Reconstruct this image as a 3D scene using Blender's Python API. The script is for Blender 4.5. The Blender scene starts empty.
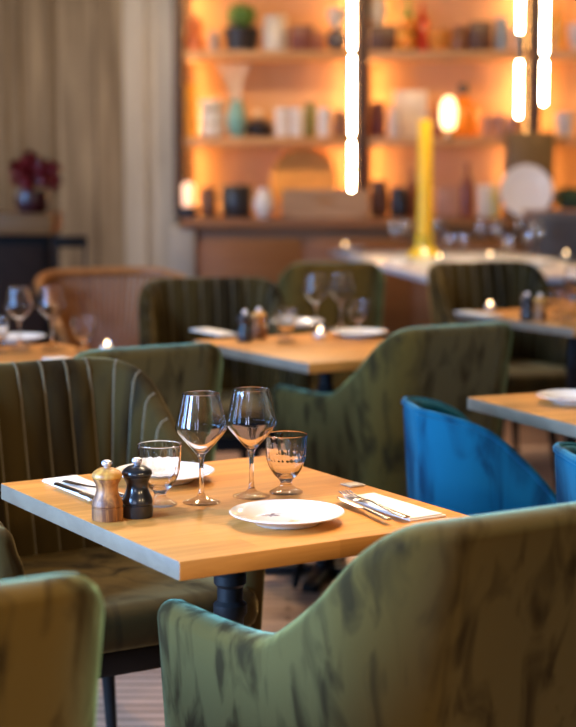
import bpy, bmesh, math, random
from math import sin, cos, pi, radians
from mathutils import Vector, Matrix

random.seed(7)
S = bpy.context.scene
COL = S.collection

# ------------------------------------------------------------------ camera
LENS, SENS, FPX = 85.0, 36.0, 85.0 / 36.0 * 727
CAMH, PITCH = 1.36, radians(7.0)
cd = bpy.data.cameras.new('camera')
cam = bpy.data.objects.new('camera', cd)
COL.objects.link(cam)
cam.location = (0, 0, CAMH)
cam.rotation_euler = (pi / 2 - PITCH, 0, 0)
cd.sensor_fit = 'VERTICAL'
cd.sensor_height = 36.0
cd.sensor_width = 24.0
cd.lens = LENS
cd.dof.use_dof = True
cd.dof.focus_distance = 2.98
cd.dof.aperture_fstop = 3.0
cd.dof.aperture_blades = 9
cd.clip_start = 0.05
S.camera = cam


def at(px, py, z=None, Y=None):
    """measured point of the photograph -> point of the room, on a level z or at a distance Y"""
    u, v = (px - 288) / FPX, (py - 363.5) / FPX
    d = Vector((u, cos(PITCH) - v * sin(PITCH), -sin(PITCH) - v * cos(PITCH)))
    t = (z - CAMH) / d.z if z is not None else Y / d.y
    return Vector((0, 0, CAMH)) + d * t


# ------------------------------------------------------------------ materials
def nodes(name):
    m = bpy.data.materials.new(name)
    m.use_nodes = True
    nt = m.node_tree
    b = nt.nodes['Principled BSDF']
    return m, nt, b


def sv(b, **k):
    for n, v in k.items():
        n = n.replace('_', ' ')
        if n in b.inputs:
            if isinstance(v, tuple) and len(v) == 3:
                v = (*v, 1)
            b.inputs[n].default_value = v


def plain(name, col, rough=0.5, noise=0.0, scale=8, **k):
    m, nt, b = nodes(name)
    sv(b, Base_Color=col, Roughness=rough, **k)
    if noise:
        tc = nt.nodes.new('ShaderNodeTexCoord')
        n = nt.nodes.new('ShaderNodeTexNoise')
        n.inputs['Scale'].default_value = scale
        n.inputs['Detail'].default_value = 5
        r = nt.nodes.new('ShaderNodeValToRGB')
        a = 1 - noise
        c = 1 + noise
        r.color_ramp.elements[0].position = 0.3
        r.color_ramp.elements[1].position = 0.7
        r.color_ramp.elements[0].color = (*[x * a for x in col], 1)
        r.color_ramp.elements[1].color = (*[min(1, x * c) for x in col], 1)
        nt.links.new(tc.outputs['Object'], n.inputs['Vector'])
        nt.links.new(n.outputs['Fac'], r.inputs['Fac'])
        nt.links.new(r.outputs['Color'], b.inputs['Base Color'])
    return m


def ramp(nt, stops):
    r = nt.nodes.new('ShaderNodeValToRGB')
    els = r.color_ramp.elements
    while len(els) < len(stops):
        els.new(0.5)
    for e, (p, c) in zip(els, stops):
        e.position = p
        e.color = (*c, 1)
    return r


def wood(name, c1, c2, rough=0.4, scale=(2, 30, 30), stave=None, bump=0.05, gap=0.0, coat=0.0, contrast=0.25, spec=0.5):
    """grain runs along x; stave = (length, width): glued blocks along x, across y"""
    m, nt, b = nodes(name)
    L = nt.links.new
    tc = nt.nodes.new('ShaderNodeTexCoord')
    mp = nt.nodes.new('ShaderNodeMapping')
    mp.inputs['Scale'].default_value = scale
    L(tc.outputs['Object'], mp.inputs['Vector'])
    n = nt.nodes.new('ShaderNodeTexNoise')
    n.inputs['Scale'].default_value = 1.0
    n.inputs['Detail'].default_value = 8
    n.inputs['Roughness'].default_value = 0.65
    n.inputs['Distortion'].default_value = 0.6
    L(mp.outputs['Vector'], n.inputs['Vector'])
    r = ramp(nt, [(0.5 - contrast, c2), (0.5 + contrast, c1)])
    L(n.outputs['Fac'], r.inputs['Fac'])
    out = r.outputs['Color']
    if stave:
        br = nt.nodes.new('ShaderNodeTexBrick')
        br.inputs['Scale'].default_value = 1.0
        br.inputs['Brick Width'].default_value = stave[0]
        br.inputs['Row Height'].default_value = stave[1]
        br.inputs['Mortar Size'].default_value = gap
        br.inputs['Mortar Smooth'].default_value = 0.3
        br.inputs['Color1'].default_value = (0.74, 0.72, 0.70, 1)
        br.inputs['Color2'].default_value = (1.0, 1.0, 1.0, 1)
        br.inputs['Mortar'].default_value = (0.3, 0.26, 0.22, 1)
        br.offset = 0.37
        L(tc.outputs['Object'], br.inputs['Vector'])
        mx = nt.nodes.new('ShaderNodeMix')
        mx.data_type = 'RGBA'
        mx.blend_type = 'MULTIPLY'
        mx.inputs[0].default_value = 1.0
        L(out, mx.inputs[6])
        L(br.outputs['Color'], mx.inputs[7])
        out = mx.outputs[2]
    L(out, b.inputs['Base Color'])
    bp = nt.nodes.new('ShaderNodeBump')
    bp.inputs['Strength'].default_value = bump
    bp.inputs['Distance'].default_value = 0.01
    L(n.outputs['Fac'], bp.inputs['Height'])
    L(bp.outputs['Normal'], b.inputs['Normal'])
    sv(b, Roughness=rough, Coat_Weight=coat, Coat_Roughness=0.25, Specular_IOR_Level=spec)
    return m


def velvet(name, dark, light, sheen=0.6, tint=(0.8, 0.9, 0.6), scale=7.0, srough=0.35):
    """short pile brushed in patches: the nap lies two ways"""
    m, nt, b = nodes(name)
    L = nt.links.new
    tc = nt.nodes.new('ShaderNodeTexCoord')
    mp = nt.nodes.new('ShaderNodeMapping')
    mp.inputs['Scale'].default_value = (1.2, 1.2, 0.4)
    L(tc.outputs['Object'], mp.inputs['Vector'])
    n = nt.nodes.new('ShaderNodeTexNoise')
    n.inputs['Scale'].default_value = scale
    n.inputs['Detail'].default_value = 3
    n.inputs['Distortion'].default_value = 0.9
    L(mp.outputs['Vector'], n.inputs['Vector'])
    r = ramp(nt, [(0.34, dark), (0.54, light)])
    L(n.outputs['Fac'], r.inputs['Fac'])
    L(r.outputs['Color'], b.inputs['Base Color'])
    r2 = ramp(nt, [(0.34, (sheen * 0.15,) * 3), (0.54, (sheen,) * 3)])
    L(n.outputs['Fac'], r2.inputs['Fac'])
    L(r2.outputs['Color'], b.inputs['Sheen Weight'])
    n2 = nt.nodes.new('ShaderNodeTexNoise')
    n2.inputs['Scale'].default_value = 900
    L(tc.outputs['Object'], n2.inputs['Vector'])
    bp = nt.nodes.new('ShaderNodeBump')
    bp.inputs['Strength'].default_value = 0.12
    bp.inputs['Distance'].default_value = 0.002
    L(n2.outputs['Fac'], bp.inputs['Height'])
    L(bp.outputs['Normal'], b.inputs['Normal'])
    sv(b, Roughness=0.85, Sheen_Roughness=srough, Sheen_Tint=tint)
    b.inputs['Specular IOR Level'].default_value = 0.15
    return m


def emit(name, col, strength):
    m, nt, b = nodes(name)
    sv(b, Base_Color=(0.9, 0.9, 0.9), Emission_Color=col, Emission_Strength=strength)
    return m


def blown_glass(name, refr, col=(1, 1, 1), mirror=0.03):
    """clear thin-walled glass (straight-through, mirror towards grazing angles) with a share of true refraction"""
    m, nt, b = nodes(name)
    L = nt.links.new
    out = nt.nodes['Material Output']
    t = nt.nodes.new('ShaderNodeBsdfTransparent')
    t.inputs['Color'].default_value = (*col, 1)
    g = nt.nodes.new('ShaderNodeBsdfGlossy')
    g.inputs['Roughness'].default_value = 0.0
    lw = nt.nodes.new('ShaderNodeLayerWeight')
    lw.inputs['Blend'].default_value = 0.5
    pw = nt.nodes.new('ShaderNodeMath')
    pw.operation = 'POWER'
    pw.inputs[1].default_value = 5.0
    ma = nt.nodes.new('ShaderNodeMath')
    ma.operation = 'MULTIPLY_ADD'
    ma.inputs[1].default_value = 0.90
    ma.inputs[2].default_value = mirror
    L(lw.outputs['Facing'], pw.inputs[0])
    L(pw.outputs[0], ma.inputs[0])
    mx = nt.nodes.new('ShaderNodeMixShader')
    L(ma.outputs[0], mx.inputs[0])
    L(t.outputs[0], mx.inputs[1])
    L(g.outputs[0], mx.inputs[2])
    if refr > 0:
        sv(b, Base_Color=col, Roughness=0.0, IOR=1.45, Transmission_Weight=1.0)
        m2 = nt.nodes.new('ShaderNodeMixShader')
        m2.inputs[0].default_value = refr
        L(mx.outputs[0], m2.inputs[1])
        L(b.outputs[0], m2.inputs[2])
        L(m2.outputs[0], out.inputs['Surface'])
    else:
        nt.nodes.remove(b)
        L(mx.outputs[0], out.inputs['Surface'])
    return m


M = {}
M['oak'] = wood('oak_top', (0.66, 0.285, 0.058), (0.42, 0.155, 0.026), 0.48, (3, 38, 38), (0.36, 0.055), 0.04, 0.0, 0.0, 0.22, 0.16)
M['end_grain'] = wood('oak_end_grain', (0.22, 0.16, 0.10), (0.15, 0.10, 0.06), 0.5, (60, 14, 30), None, 0.06)
M['iron'] = plain('black_cast_iron', (0.008, 0.007, 0.007), 0.5, 0.2, 30, Specular_IOR_Level=0.2)
M['olive'] = velvet('olive_velvet', (0.026, 0.0140, 0.0010), (0.076, 0.040, 0.0024), 0.62, (0.44, 0.90, 0.60), 17.0, 0.45)
M['olive_channel'] = velvet('olive_channel_velvet', (0.014, 0.008, 0.0012), (0.040, 0.023, 0.0030), 0.5, (1.0, 0.74, 0.30))
M['cord'] = plain('seam_highlight_gold', (0.085, 0.057, 0.014), 0.7, 0.15, 40, Sheen_Weight=0.4)  # lighter gold puts the seam highlights into the colour
M['blue'] = velvet('blue_velvet', (0.001, 0.028, 0.055), (0.002, 0.082, 0.130), 0.3, (0.3, 0.8, 0.95), 9)
M['black_wood'] = plain('black_stained_wood', (0.010, 0.008, 0.007), 0.7, 0.3, 12, Specular_IOR_Level=0.12)
M['ceramic'] = plain('white_ceramic', (0.72, 0.68, 0.63), 0.14, 0.0, 5, Coat_Weight=0.3)
M['cream_ceramic'] = plain('cream_ceramic', (0.66, 0.58, 0.47), 0.3, 0.05, 9)
M['linen'] = plain('white_linen', (0.74, 0.67, 0.58), 0.9, 0.04, 60)
M['steel'] = plain('cutlery_steel', (0.62, 0.56, 0.53), 0.22, 0.0, 5, Metallic=1.0)
M['knob'] = plain('mill_knob_metal', (0.70, 0.66, 0.68), 0.35, 0.0, 5, Metallic=0.7)
M['mill_wood'] = wood('olive_wood', (0.50, 0.20, 0.05), (0.13, 0.045, 0.015), 0.5, (60, 60, 5), None, 0.03, 0, 0.0, 0.10)
M['mill_cap'] = wood('olive_wood_cap', (0.66, 0.33, 0.06), (0.38, 0.15, 0.03), 0.45, (60, 60, 5), None, 0.03, 0, 0.0, 0.12)
M['mill_black'] = plain('black_lacquer', (0.012, 0.012, 0.013), 0.28, 0.0, 5, Coat_Weight=0.3)
M['glass'] = blown_glass('clear_glass', 1.0)
M['stem'] = blown_glass('clear_glass_foot', 0.22, mirror=0.10)
M['tumbler'] = blown_glass('pressed_glass', 1.0)
M['goblet'] = blown_glass('goblet_glass', 0.0, (1, 1, 1), 0.20)
M['thin'] = blown_glass('thin_clear_glass', 0.0)
M['sprig'] = plain('painted_violet', (0.10, 0.035, 0.08), 0.3, 0.3, 300)
M['sprig2'] = plain('painted_ochre', (0.55, 0.38, 0.16), 0.3, 0.3, 300)
M['tag'] = plain('beige_card', (0.42, 0.33, 0.23), 0.5, 0.1, 60)
M['tag_print'] = plain('tag_frame_ink', (0.30, 0.24, 0.20), 0.6)
M['shelfwood'] = wood('shelf_wood', (0.55, 0.29, 0.11), (0.40, 0.19, 0.07), 0.5, (3, 25, 25), None, 0.05)
M['upright'] = plain('shelf_upright_wood', (0.045, 0.02, 0.009), 0.5, 0.3, 6)
M['backpanel'] = wood('shelf_back_wood', (0.64, 0.38, 0.20), (0.52, 0.29, 0.14), 0.6, (4, 4, 1), (0.30, 5.0), 0.02)
M['counter'] = wood('counter_wood', (0.32, 0.125, 0.028), (0.19, 0.070, 0.015), 0.5, (2, 20, 20), None, 0.05)
M['crate'] = wood('crate_wood', (0.45, 0.27, 0.14), (0.30, 0.17, 0.085), 0.6, (3, 30, 30), None, 0.05)
M['led'] = emit('led_strip', (1.0, 0.50, 0.14), 9.0)
M['tube'] = emit('tube_lamp_glass', (1.0, 0.83, 0.55), 40.0)
M['bead'] = emit('candle_flame', (1.0, 0.62, 0.25), 14.0)
M['marble'] = plain('white_stone_top', (0.55, 0.54, 0.54), 0.25, 0.12, 3)
M['rattan'] = wood('rattan', (0.40, 0.16, 0.045), (0.24, 0.09, 0.022), 0.45, (20, 20, 4), None, 0.05)
M['wax'] = plain('yellow_wax', (0.92, 0.50, 0.012), 0.45, 0.05, 4, Subsurface_Weight=0.1)


def colmat(name, col, rough=0.4, **k):
    if name not in M:
        M[name] = plain(name, col, rough, 0.12, 14, **k)
    return M[name]


def weathered():
    """grey boards, upright: streaks run up, boards about 24 cm wide"""
    m, nt, b = nodes('weathered_boards')
    L = nt.links.new
    tc = nt.nodes.new('ShaderNodeTexCoord')
    mp = nt.nodes.new('ShaderNodeMapping')
    mp.inputs['Scale'].default_value = (9, 9, 0.7)
    L(tc.outputs['Object'], mp.inputs['Vector'])
    n = nt.nodes.new('ShaderNodeTexNoise')
    n.inputs['Scale'].default_value = 1.3
    n.inputs['Detail'].default_value = 8
    n.inputs['Roughness'].default_value = 0.6
    L(mp.outputs['Vector'], n.inputs['Vector'])
    r = ramp(nt, [(0.30, (0.10, 0.075, 0.05)), (0.55, (0.21, 0.175, 0.135)), (0.75, (0.32, 0.28, 0.225))])
    L(n.outputs['Fac'], r.inputs['Fac'])
    br = nt.nodes.new('ShaderNodeTexBrick')
    br.inputs['Scale'].default_value = 1.0
    br.inputs['Brick Width'].default_value = 0.27
    br.inputs['Row Height'].default_value = 6.0
    br.inputs['Mortar Size'].default_value = 0.006
    br.inputs['Color1'].default_value = (0.78, 0.68, 0.56, 1)
    br.inputs['Color2'].default_value = (1, 1, 1, 1)
    br.inputs['Mortar'].default_value = (0.25, 0.2, 0.16, 1)
    br.offset = 0
    sp = nt.nodes.new('ShaderNodeSeparateXYZ')
    cb = nt.nodes.new('ShaderNodeCombineXYZ')
    L(tc.outputs['Object'], sp.inputs[0])
    L(sp.outputs['X'], cb.inputs['X'])
    L(sp.outputs['Z'], cb.inputs['Y'])
    L(cb.outputs[0], br.inputs['Vector'])
    mx = nt.nodes.new('ShaderNodeMix')
    mx.data_type = 'RGBA'
    mx.blend_type = 'MULTIPLY'
    mx.inputs[0].default_value = 1
    L(r.outputs['Color'], mx.inputs[6])
    L(br.outputs['Color'], mx.inputs[7])
    L(mx.outputs[2], b.inputs['Base Color'])
    bp = nt.nodes.new('ShaderNodeBump')
    bp.inputs['Strength'].default_value = 0.3
    bp.inputs['Distance'].default_value = 0.01
    L(n.outputs['Fac'], bp.inputs['Height'])
    L(bp.outputs['Normal'], b.inputs['Normal'])
    sv(b, Roughness=0.75)
    return m


M['boards'] = weathered()
M['trim'] = wood('limed_trim', (0.42, 0.39, 0.36), (0.26, 0.235, 0.205), 0.7, (14, 14, 1.2), None, 0.1)
M['floor'] = wood('floor_boards', (0.66, 0.40, 0.27), (0.44, 0.25, 0.16), 0.55, (1.5, 20, 20), (1.4, 0.055), 0.05, 0.006)


# ------------------------------------------------------------------ mesh helpers
def finish(bm, name, mat, parent=None, smooth=True, angle=35):
    bmesh.ops.recalc_face_normals(bm, faces=bm.faces)
    me = bpy.data.meshes.new(name)
    bm.to_mesh(me)
    bm.free()
    if smooth:
        me.polygons.foreach_set('use_smooth', [True] * len(me.polygons))
        me.set_sharp_from_angle(angle=radians(angle))
    me.materials.append(mat)
    o = bpy.data.objects.new(name, me)
    COL.objects.link(o)
    if parent is not None:
        o.parent = parent
    return o


def tag(o, label, cat, group=None):
    o['label'] = label
    o['category'] = cat
    if group:
        o['group'] = group
    return o


def thing(name, label, cat, loc=(0, 0, 0), rz=0.0, group=None):
    o = bpy.data.objects.new(name, None)
    o.empty_display_size = 0.05
    COL.objects.link(o)
    o.location = loc
    o.rotation_euler = (0, 0, rz)
    return tag(o, label, cat, group)


def struct(name, bm, mat, smooth=False):
    o = finish(bm, name, mat, None, smooth)
    o['kind'] = 'structure'
    return o


def dup(root, loc, rz, label, group=None):
    r = root.copy()
    COL.objects.link(r)
    r.location = loc
    r.rotation_euler = (0, 0, rz)
    r['label'] = label
    if group:
        r['group'] = group

    def kids(a, b):
        for ch in list(a.children):
            if ch is b:
                continue
            c = ch.copy()
            COL.objects.link(c)
            c.parent = b
            kids(ch, c)
    kids(root, r)
    return r


def box(bm, c, s, bevel=0.0, seg=2, rot=None):
    r = bmesh.ops.create_cube(bm, size=1.0)
    vs = r['verts']
    bmesh.ops.scale(bm, vec=s, verts=vs)
    if bevel:
        es = list({e for v in vs for e in v.link_edges})
        g = bmesh.ops.bevel(bm, geom=es, offset=bevel, segments=seg, affect='EDGES', profile=0.5)
        vs = list({v for v in g['verts']} | {v for v in vs if v.is_valid})
    if rot is not None:
        bmesh.ops.rotate(bm, cent=(0, 0, 0), matrix=rot, verts=vs)
    bmesh.ops.translate(bm, vec=c, verts=vs)
    return vs


def bbox(c, s, bevel=0.0, seg=2, rot=None):
    bm = bmesh.new()
    box(bm, c, s, bevel, seg, rot)
    return bm


def lathe(prof, n=48, bm=None, c=(0, 0, 0), fn=None, closed=False):
    """prof: list of (r, z); r=0 makes a pole; fn(r, z, a) may reshape the radius"""
    bm = bm or bmesh.new()
    rings = []
    for r, z in prof:
        if r <= 1e-6:
            rings.append([bm.verts.new((c[0], c[1], c[2] + z))])
        else:
            ring = []
            for i in range(n):
                a = 2 * pi * i / n
                rr = fn(r, z, a) if fn else r
                ring.append(bm.verts.new((c[0] + rr * cos(a), c[1] + rr * sin(a), c[2] + z)))
            rings.append(ring)
    pairs = list(zip(rings, rings[1:]))
    if closed:
        pairs.append((rings[-1], rings[0]))
    for A, B in pairs:
        if len(A) == 1 and len(B) == 1:
            continue
        for i in range(n):
            j = (i + 1) % n
            if len(A) == 1:
                bm.faces.new((A[0], B[i], B[j]))
            elif len(B) == 1:
                bm.faces.new((A[i], A[j], B[0]))
            else:
                bm.faces.new((A[i], A[j], B[j], B[i]))
    return bm


def smoothprof(pts, k=6):
    """Catmull-Rom through (r, z) points"""
    out = []
    P = [pts[0]] + list(pts) + [pts[-1]]
    for i in range(1, len(P) - 2):
        for s in range(k):
            t = s / k
            v = []
            for d in range(2):
                a, b, c, e = P[i - 1][d], P[i][d], P[i + 1][d], P[i + 2][d]
                v.append(0.5 * (2 * b + (c - a) * t + (2 * a - 5 * b + 4 * c - e) * t * t + (3 * b - a - 3 * c + e) * t ** 3))
            out.append((max(v[0], 0.0), max(v[1], pts[0][1])))
    out.append(pts[-1])
    return out


def tube(bm, pts, rad, n=10, cap=True):
    pts = [Vector(p) for p in pts]
    rads = rad if isinstance(rad, (list, tuple)) else [rad] * len(pts)
    rings = []
    up = None
    for i, p in enumerate(pts):
        d = (pts[min(i + 1, len(pts) - 1)] - pts[max(i - 1, 0)]).normalized()
        if up is None:
            up = Vector((0, 0, 1)) if abs(d.z) < 0.9 else Vector((1, 0, 0))
        x = d.cross(up).normalized()
        up = x.cross(d).normalized()
        rings.append([bm.verts.new(p + (x * cos(2 * pi * k / n) + up * sin(2 * pi * k / n)) * rads[i]) for k in range(n)])
    for A, B in zip(rings, rings[1:]):
        for k in range(n):
            bm.faces.new((A[k], A[(k + 1) % n], B[(k + 1) % n], B[k]))
    if cap:
        bm.faces.new(rings[0])
        bm.faces.new(rings[-1])
    return bm


def interp(x, pts):
    """smooth interpolation through sorted (x, y)"""
    if x <= pts[0][0]:
        return pts[0][1]
    if x >= pts[-1][0]:
        return pts[-1][1]
    for i in range(len(pts) - 1):
        x0, y0 = pts[i]
        x1, y1 = pts[i + 1]
        if x0 <= x <= x1:
            def slope(k):
                if k == 0 or k == len(pts) - 1:
                    return 0.0
                a = (pts[k][1] - pts[k - 1][1]) / (pts[k][0] - pts[k - 1][0])
                b = (pts[k + 1][1] - pts[k][1]) / (pts[k + 1][0] - pts[k][0])
                return 0.0 if a * b <= 0 else 2 * a * b / (a + b)
            h = x1 - x0
            t = (x - x0) / h
            m0, m1 = slope(i) * h, slope(i + 1) * h
            return ((2 * t ** 3 - 3 * t ** 2 + 1) * y0 + (t ** 3 - 2 * t ** 2 + t) * m0
                    + (-2 * t ** 3 + 3 * t ** 2) * y1 + (t ** 3 - t ** 2) * m1)


# ------------------------------------------------------------------ chairs
def u_path(w, df, db, rc, step, back=1.0):
    """left arm front -> back -> right arm front; returns (x, y, nx, ny, s)"""
    raw = []
    n = 40
    for i in range(n):
        raw.append((-w, df + (-db + rc - df) * i / n))
    for i in range(n):
        a = pi + (pi / 2) * i / n
        raw.append((-w + rc + rc * cos(a), -db + rc + rc * sin(a)))
    for i in range(n):
        raw.append((-w + rc + (2 * w - 2 * rc) * i / n, -db))
    for i in range(n):
        a = -pi / 2 + (pi / 2) * i / n
        raw.append((w - rc + rc * cos(a), -db + rc + rc * sin(a)))
    for i in range(n + 1):
        raw.append((w, -db + rc + (df + db - rc) * i / n))
    raw = [(x * (back + (1 - back) * (y + db) / (df + db)), y) for x, y in raw]     # arms flare towards the front
    cum = [0]
    for a, b in zip(raw, raw[1:]):
        cum.append(cum[-1] + math.dist(a, b))
    T = cum[-1]
    N = max(8, int(round(T / step)))
    out = []
    k = 0
    for i in range(N + 1):
        s = T * i / N
        while k < len(cum) - 2 and cum[k + 1] < s:
            k += 1
        f = (s - cum[k]) / max(1e-9, cum[k + 1] - cum[k])
        x = raw[k][0] + (raw[k + 1][0] - raw[k][0]) * f
        y = raw[k][1] + (raw[k + 1][1] - raw[k][1]) * f
        out.append([x, y, s])
    res = []
    for i, (x, y, s) in enumerate(out):
        a, b = out[max(0, i - 1)], out[min(N, i + 1)]
        tx, ty = b[0] - a[0], b[1] - a[1]
        l = math.hypot(tx, ty)
        res.append((x, y, ty / l * 1.0, -tx / l * 1.0, s))      # outward normal (path runs counter-clockwise)
    return res, T


def shell(w, df, db, rc, hfun, thick, lean_arm, lean_back, z0, zin, step=0.02, channel=None, depth=0.0, endr=0.03, outer_too=False, back=1.0):
    path, T = u_path(w, df, db, rc, step, back)
    bm = bmesh.new()
    rings = []
    for (x, y, nx, ny, s) in path:
        bk = max(0.0, -ny)                           # 1 on the back, 0 on the arms
        bk = bk * bk
        h = hfun(x, y, bk)
        k = lean_arm + (lean_back - lean_arm) * bk
        end = min(s, T - s)
        sc = 1.0 if end >= endr else math.sqrt(max(0.0, 1 - (1 - end / endr) ** 2))
        sc = max(sc, 0.12)
        th = thick * sc
        mid = thick / 2
        htop = h - (1 - sc) * 0.03
        r = th / 2
        g = 0.0
        if channel:
            ph = (s - T / 2) / channel
            g = depth * (abs(cos(pi * ph)) ** 0.5)      # padded channel between two seams
        prof = []                                     # (offset outward from the path line, z)
        no = 9
        ztop = htop - r
        for i in range(no + 1):
            z = z0 + (ztop - z0) * i / no
            oo = -mid + r
            prof.append((oo + (g * 0.5 if outer_too else 0), z))
        for i in range(1, 8):
            a = pi * i / 8
            prof.append((-mid + r * cos(a), ztop + r * sin(a)))
        for i in range(no + 1):
            z = ztop + (zin - ztop) * i / no
            fade = min(1.0, (ztop - z) / 0.06)            # channels run out under the top edge
            fade = fade * fade * (3 - 2 * fade)
            prof.append((-mid - r - g * fade, z))
        ring = []
        for o_, z in prof:
            o2 = o_ + k * (z - 0.60)
            ring.append(bm.verts.new((x + nx * o2, y + ny * o2, z)))
        rings.append(ring)
    m = len(rings[0])
    for A, B in zip(rings, rings[1:]):
        for i in range(m - 1):
            bm.faces.new((A[i], A[i + 1], B[i + 1], B[i]))
        bm.faces.new((A[m - 1], A[0], B[0], B[m - 1]))
    bm.faces.new(rings[0])
    bm.faces.new(rings[-1])
    return bm


def cushion(w, df, db, rc, z0, z1, r=0.03, back=1.0):
    """rounded D-shaped pad"""
    outline = []
    n = 10
    def arc(cx, cy, rad, a0, a1):
        for i in range(n + 1):
            a = a0 + (a1 - a0) * i / n
            outline.append((cx + rad * cos(a), cy + rad * sin(a)))
    rf = 0.05
    arc(w - rf, df - rf, rf, 0, pi / 2)
    arc(-w + rf, df - rf, rf, pi / 2, pi)
    arc(-w + rc, -db + rc, rc, pi, 1.5 * pi)
    arc(w - rc, -db + rc, rc, 1.5 * pi, 2 * pi)
    outline = [(x * (back + (1 - back) * (y + db) / (df + db)), y) for x, y in outline]
    bm = bmesh.new()
    rings = []
    levels = [(r, z0)] + [(r * (1 - sin(a)), z0 + r * (1 - cos(a))) for a in (pi / 6, pi / 3, pi / 2)] \
        + [(r * (1 - cos(a)), z1 - r + r * sin(a)) for a in (0, pi / 6, pi / 3, pi / 2)] + [(r * 2.5, z1 + 0.004), (r * 5, z1 + 0.008)]
    for ins, z in levels:
        ring = []
        for x, y in outline:
            fx = (w - ins) / w
            fy = ((df + db) / 2 - ins) / ((df + db) / 2)
            cy = (df - db) / 2
            ring.append(bm.verts.new((x * fx, cy + (y - cy) * fy, z)))
        rings.append(ring)
    m = len(outline)
    for A, B in zip(rings, rings[1:]):
        for i in range(m):
            bm.faces.new((A[i], A[(i + 1) % m], B[(i + 1) % m], B[i]))
    bm.faces.new(rings[0])
    bm.faces.new(rings[-1])
    return bm


def leg_bm(x, y, h, splay=0.03, r0=0.021, r1=0.011):
    bm = bmesh.new()
    sx, sy = (1 if x > 0 else -1), (1 if y > 0 else -1)
    tube(bm, [(x, y, h), (x + sx * splay * 0.5, y + sy * splay * 0.5, h / 2), (x + sx * splay, y + sy * splay, 0.0)],
         [r0, (r0 + r1) / 2, r1], 12)
    return bm


def tub_h(x, y, bk):
    side = interp(y, [(-0.30, 0.860), (-0.245, 0.828), (-0.16, 0.752), (-0.07, 0.688), (-0.01, 0.655), (0.06, 0.645), (0.15, 0.643), (0.30, 0.646)])
    return side + 0.012 * bk


def make_tub(label, loc, rz, group):
    t = thing('tub_chair', label, 'chair', loc, rz, group)
    finish(shell(0.278, 0.30, 0.30, 0.13, tub_h, 0.062, 0.07, 0.16, 0.20, 0.36, 0.015, back=0.84), 'shell', M['olive'], t, angle=60)
    finish(cushion(0.238, 0.29, 0.25, 0.10, 0.33, 0.465, 0.03, 0.82), 'seat', M['olive'], t, angle=60)
    finish(cushion(0.240, 0.27, 0.25, 0.10, 0.20, 0.33, 0.02, 0.82), 'seat_base', M['olive'], t, angle=60)
    for x in (-0.18, 0.18):
        for y in (-0.20, 0.22):
            finish(leg_bm(x, y, 0.21), 'leg', M['black_wood'], t)
    return t


def tuft_h(x, y, bk):
    return interp(y, [(-0.28, 0.893), (-0.235, 0.880), (-0.14, 0.800), (-0.04, 0.722), (0.06, 0.672), (0.26, 0.655)]) + 0.005 * bk


def make_tuft(label, loc, rz, group):
    t = thing('channel_back_chair', label, 'chair', loc, rz, group)
    finish(shell(0.305, 0.26, 0.28, 0.13, tuft_h, 0.05, 0.08, 0.20, 0.36, 0.42, 0.0044, 0.057, 0.017, back=0.80), 'backrest', M['olive_channel'], t, angle=75)
    # cords added for the seam highlights, from the seat up to the top edge
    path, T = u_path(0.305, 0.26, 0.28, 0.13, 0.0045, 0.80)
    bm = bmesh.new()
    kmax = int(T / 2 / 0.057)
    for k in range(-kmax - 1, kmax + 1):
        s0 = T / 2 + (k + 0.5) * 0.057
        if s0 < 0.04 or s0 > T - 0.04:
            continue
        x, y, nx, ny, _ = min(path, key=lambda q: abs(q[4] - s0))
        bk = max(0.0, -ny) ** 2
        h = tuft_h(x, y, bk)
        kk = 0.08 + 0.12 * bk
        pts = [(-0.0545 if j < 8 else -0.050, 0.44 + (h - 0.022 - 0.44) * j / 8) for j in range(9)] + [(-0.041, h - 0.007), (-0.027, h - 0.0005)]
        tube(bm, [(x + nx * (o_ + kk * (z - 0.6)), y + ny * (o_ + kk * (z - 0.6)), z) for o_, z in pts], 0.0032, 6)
    finish(bm, 'seam_highlight_cord', M['cord'], t, angle=80)
    finish(cushion(0.268, 0.30, 0.24, 0.12, 0.39, 0.485, 0.035, 0.74), 'seat', M['olive_channel'], t, angle=60)
    finish(cushion(0.255, 0.26, 0.22, 0.12, 0.335, 0.392, 0.012, 0.74), 'seat_frame', M['black_wood'], t, angle=60)
    for x in (-0.105, 0.105):
        for y in (-0.14, 0.20):
            finish(leg_bm(x, y, 0.34, 0.035, 0.018, 0.011), 'leg', M['black_wood'], t)
    return t


def blue_h(x, y, bk):
    return interp(y, [(-0.25, 0.774), (-0.19, 0.764), (-0.12, 0.738), (-0.05, 0.680), (0.02, 0.605), (0.08, 0.52), (0.14, 0.40)])


def make_blue(label, loc, rz, group):
    t = thing('shell_chair', label, 'chair', loc, rz, group)
    finish(shell(0.215, 0.14, 0.25, 0.13, blue_h, 0.034, 0.03, 0.06, 0.33, 0.40, 0.013, back=0.74), 'shell', M['blue'], t, angle=60)
    # welt along the top edge
    path, T = u_path(0.215, 0.14, 0.25, 0.13, 0.02, 0.74)
    pts = []
    for (x, y, nx, ny, s) in path[1:-1]:
        bk = max(0, -ny) ** 2
        h = blue_h(x, y, bk)
        k = 0.03 + 0.03 * bk
        o2 = -0.005 + k * (h - 0.6)
        pts.append((x + nx * o2, y + ny * o2, h - 0.002))
    bm = bmesh.new()
    tube(bm, pts, 0.009, 8)
    finish(bm, 'piping', M['blue'], t)
    finish(cushion(0.19, 0.24, 0.20, 0.11, 0.37, 0.465, 0.03, 0.76), 'seat', M['blue'], t, angle=60)
    finish(cushion(0.18, 0.22, 0.19, 0.11, 0.325, 0.372, 0.012, 0.76), 'seat_frame', M['black_wood'], t, angle=60)
    for x in (-0.125, 0.125):
        for y in (-0.14, 0.17):
            finish(leg_bm(x, y, 0.33, 0.03, 0.017, 0.010), 'leg', M['black_wood'], t)
    return t


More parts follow.
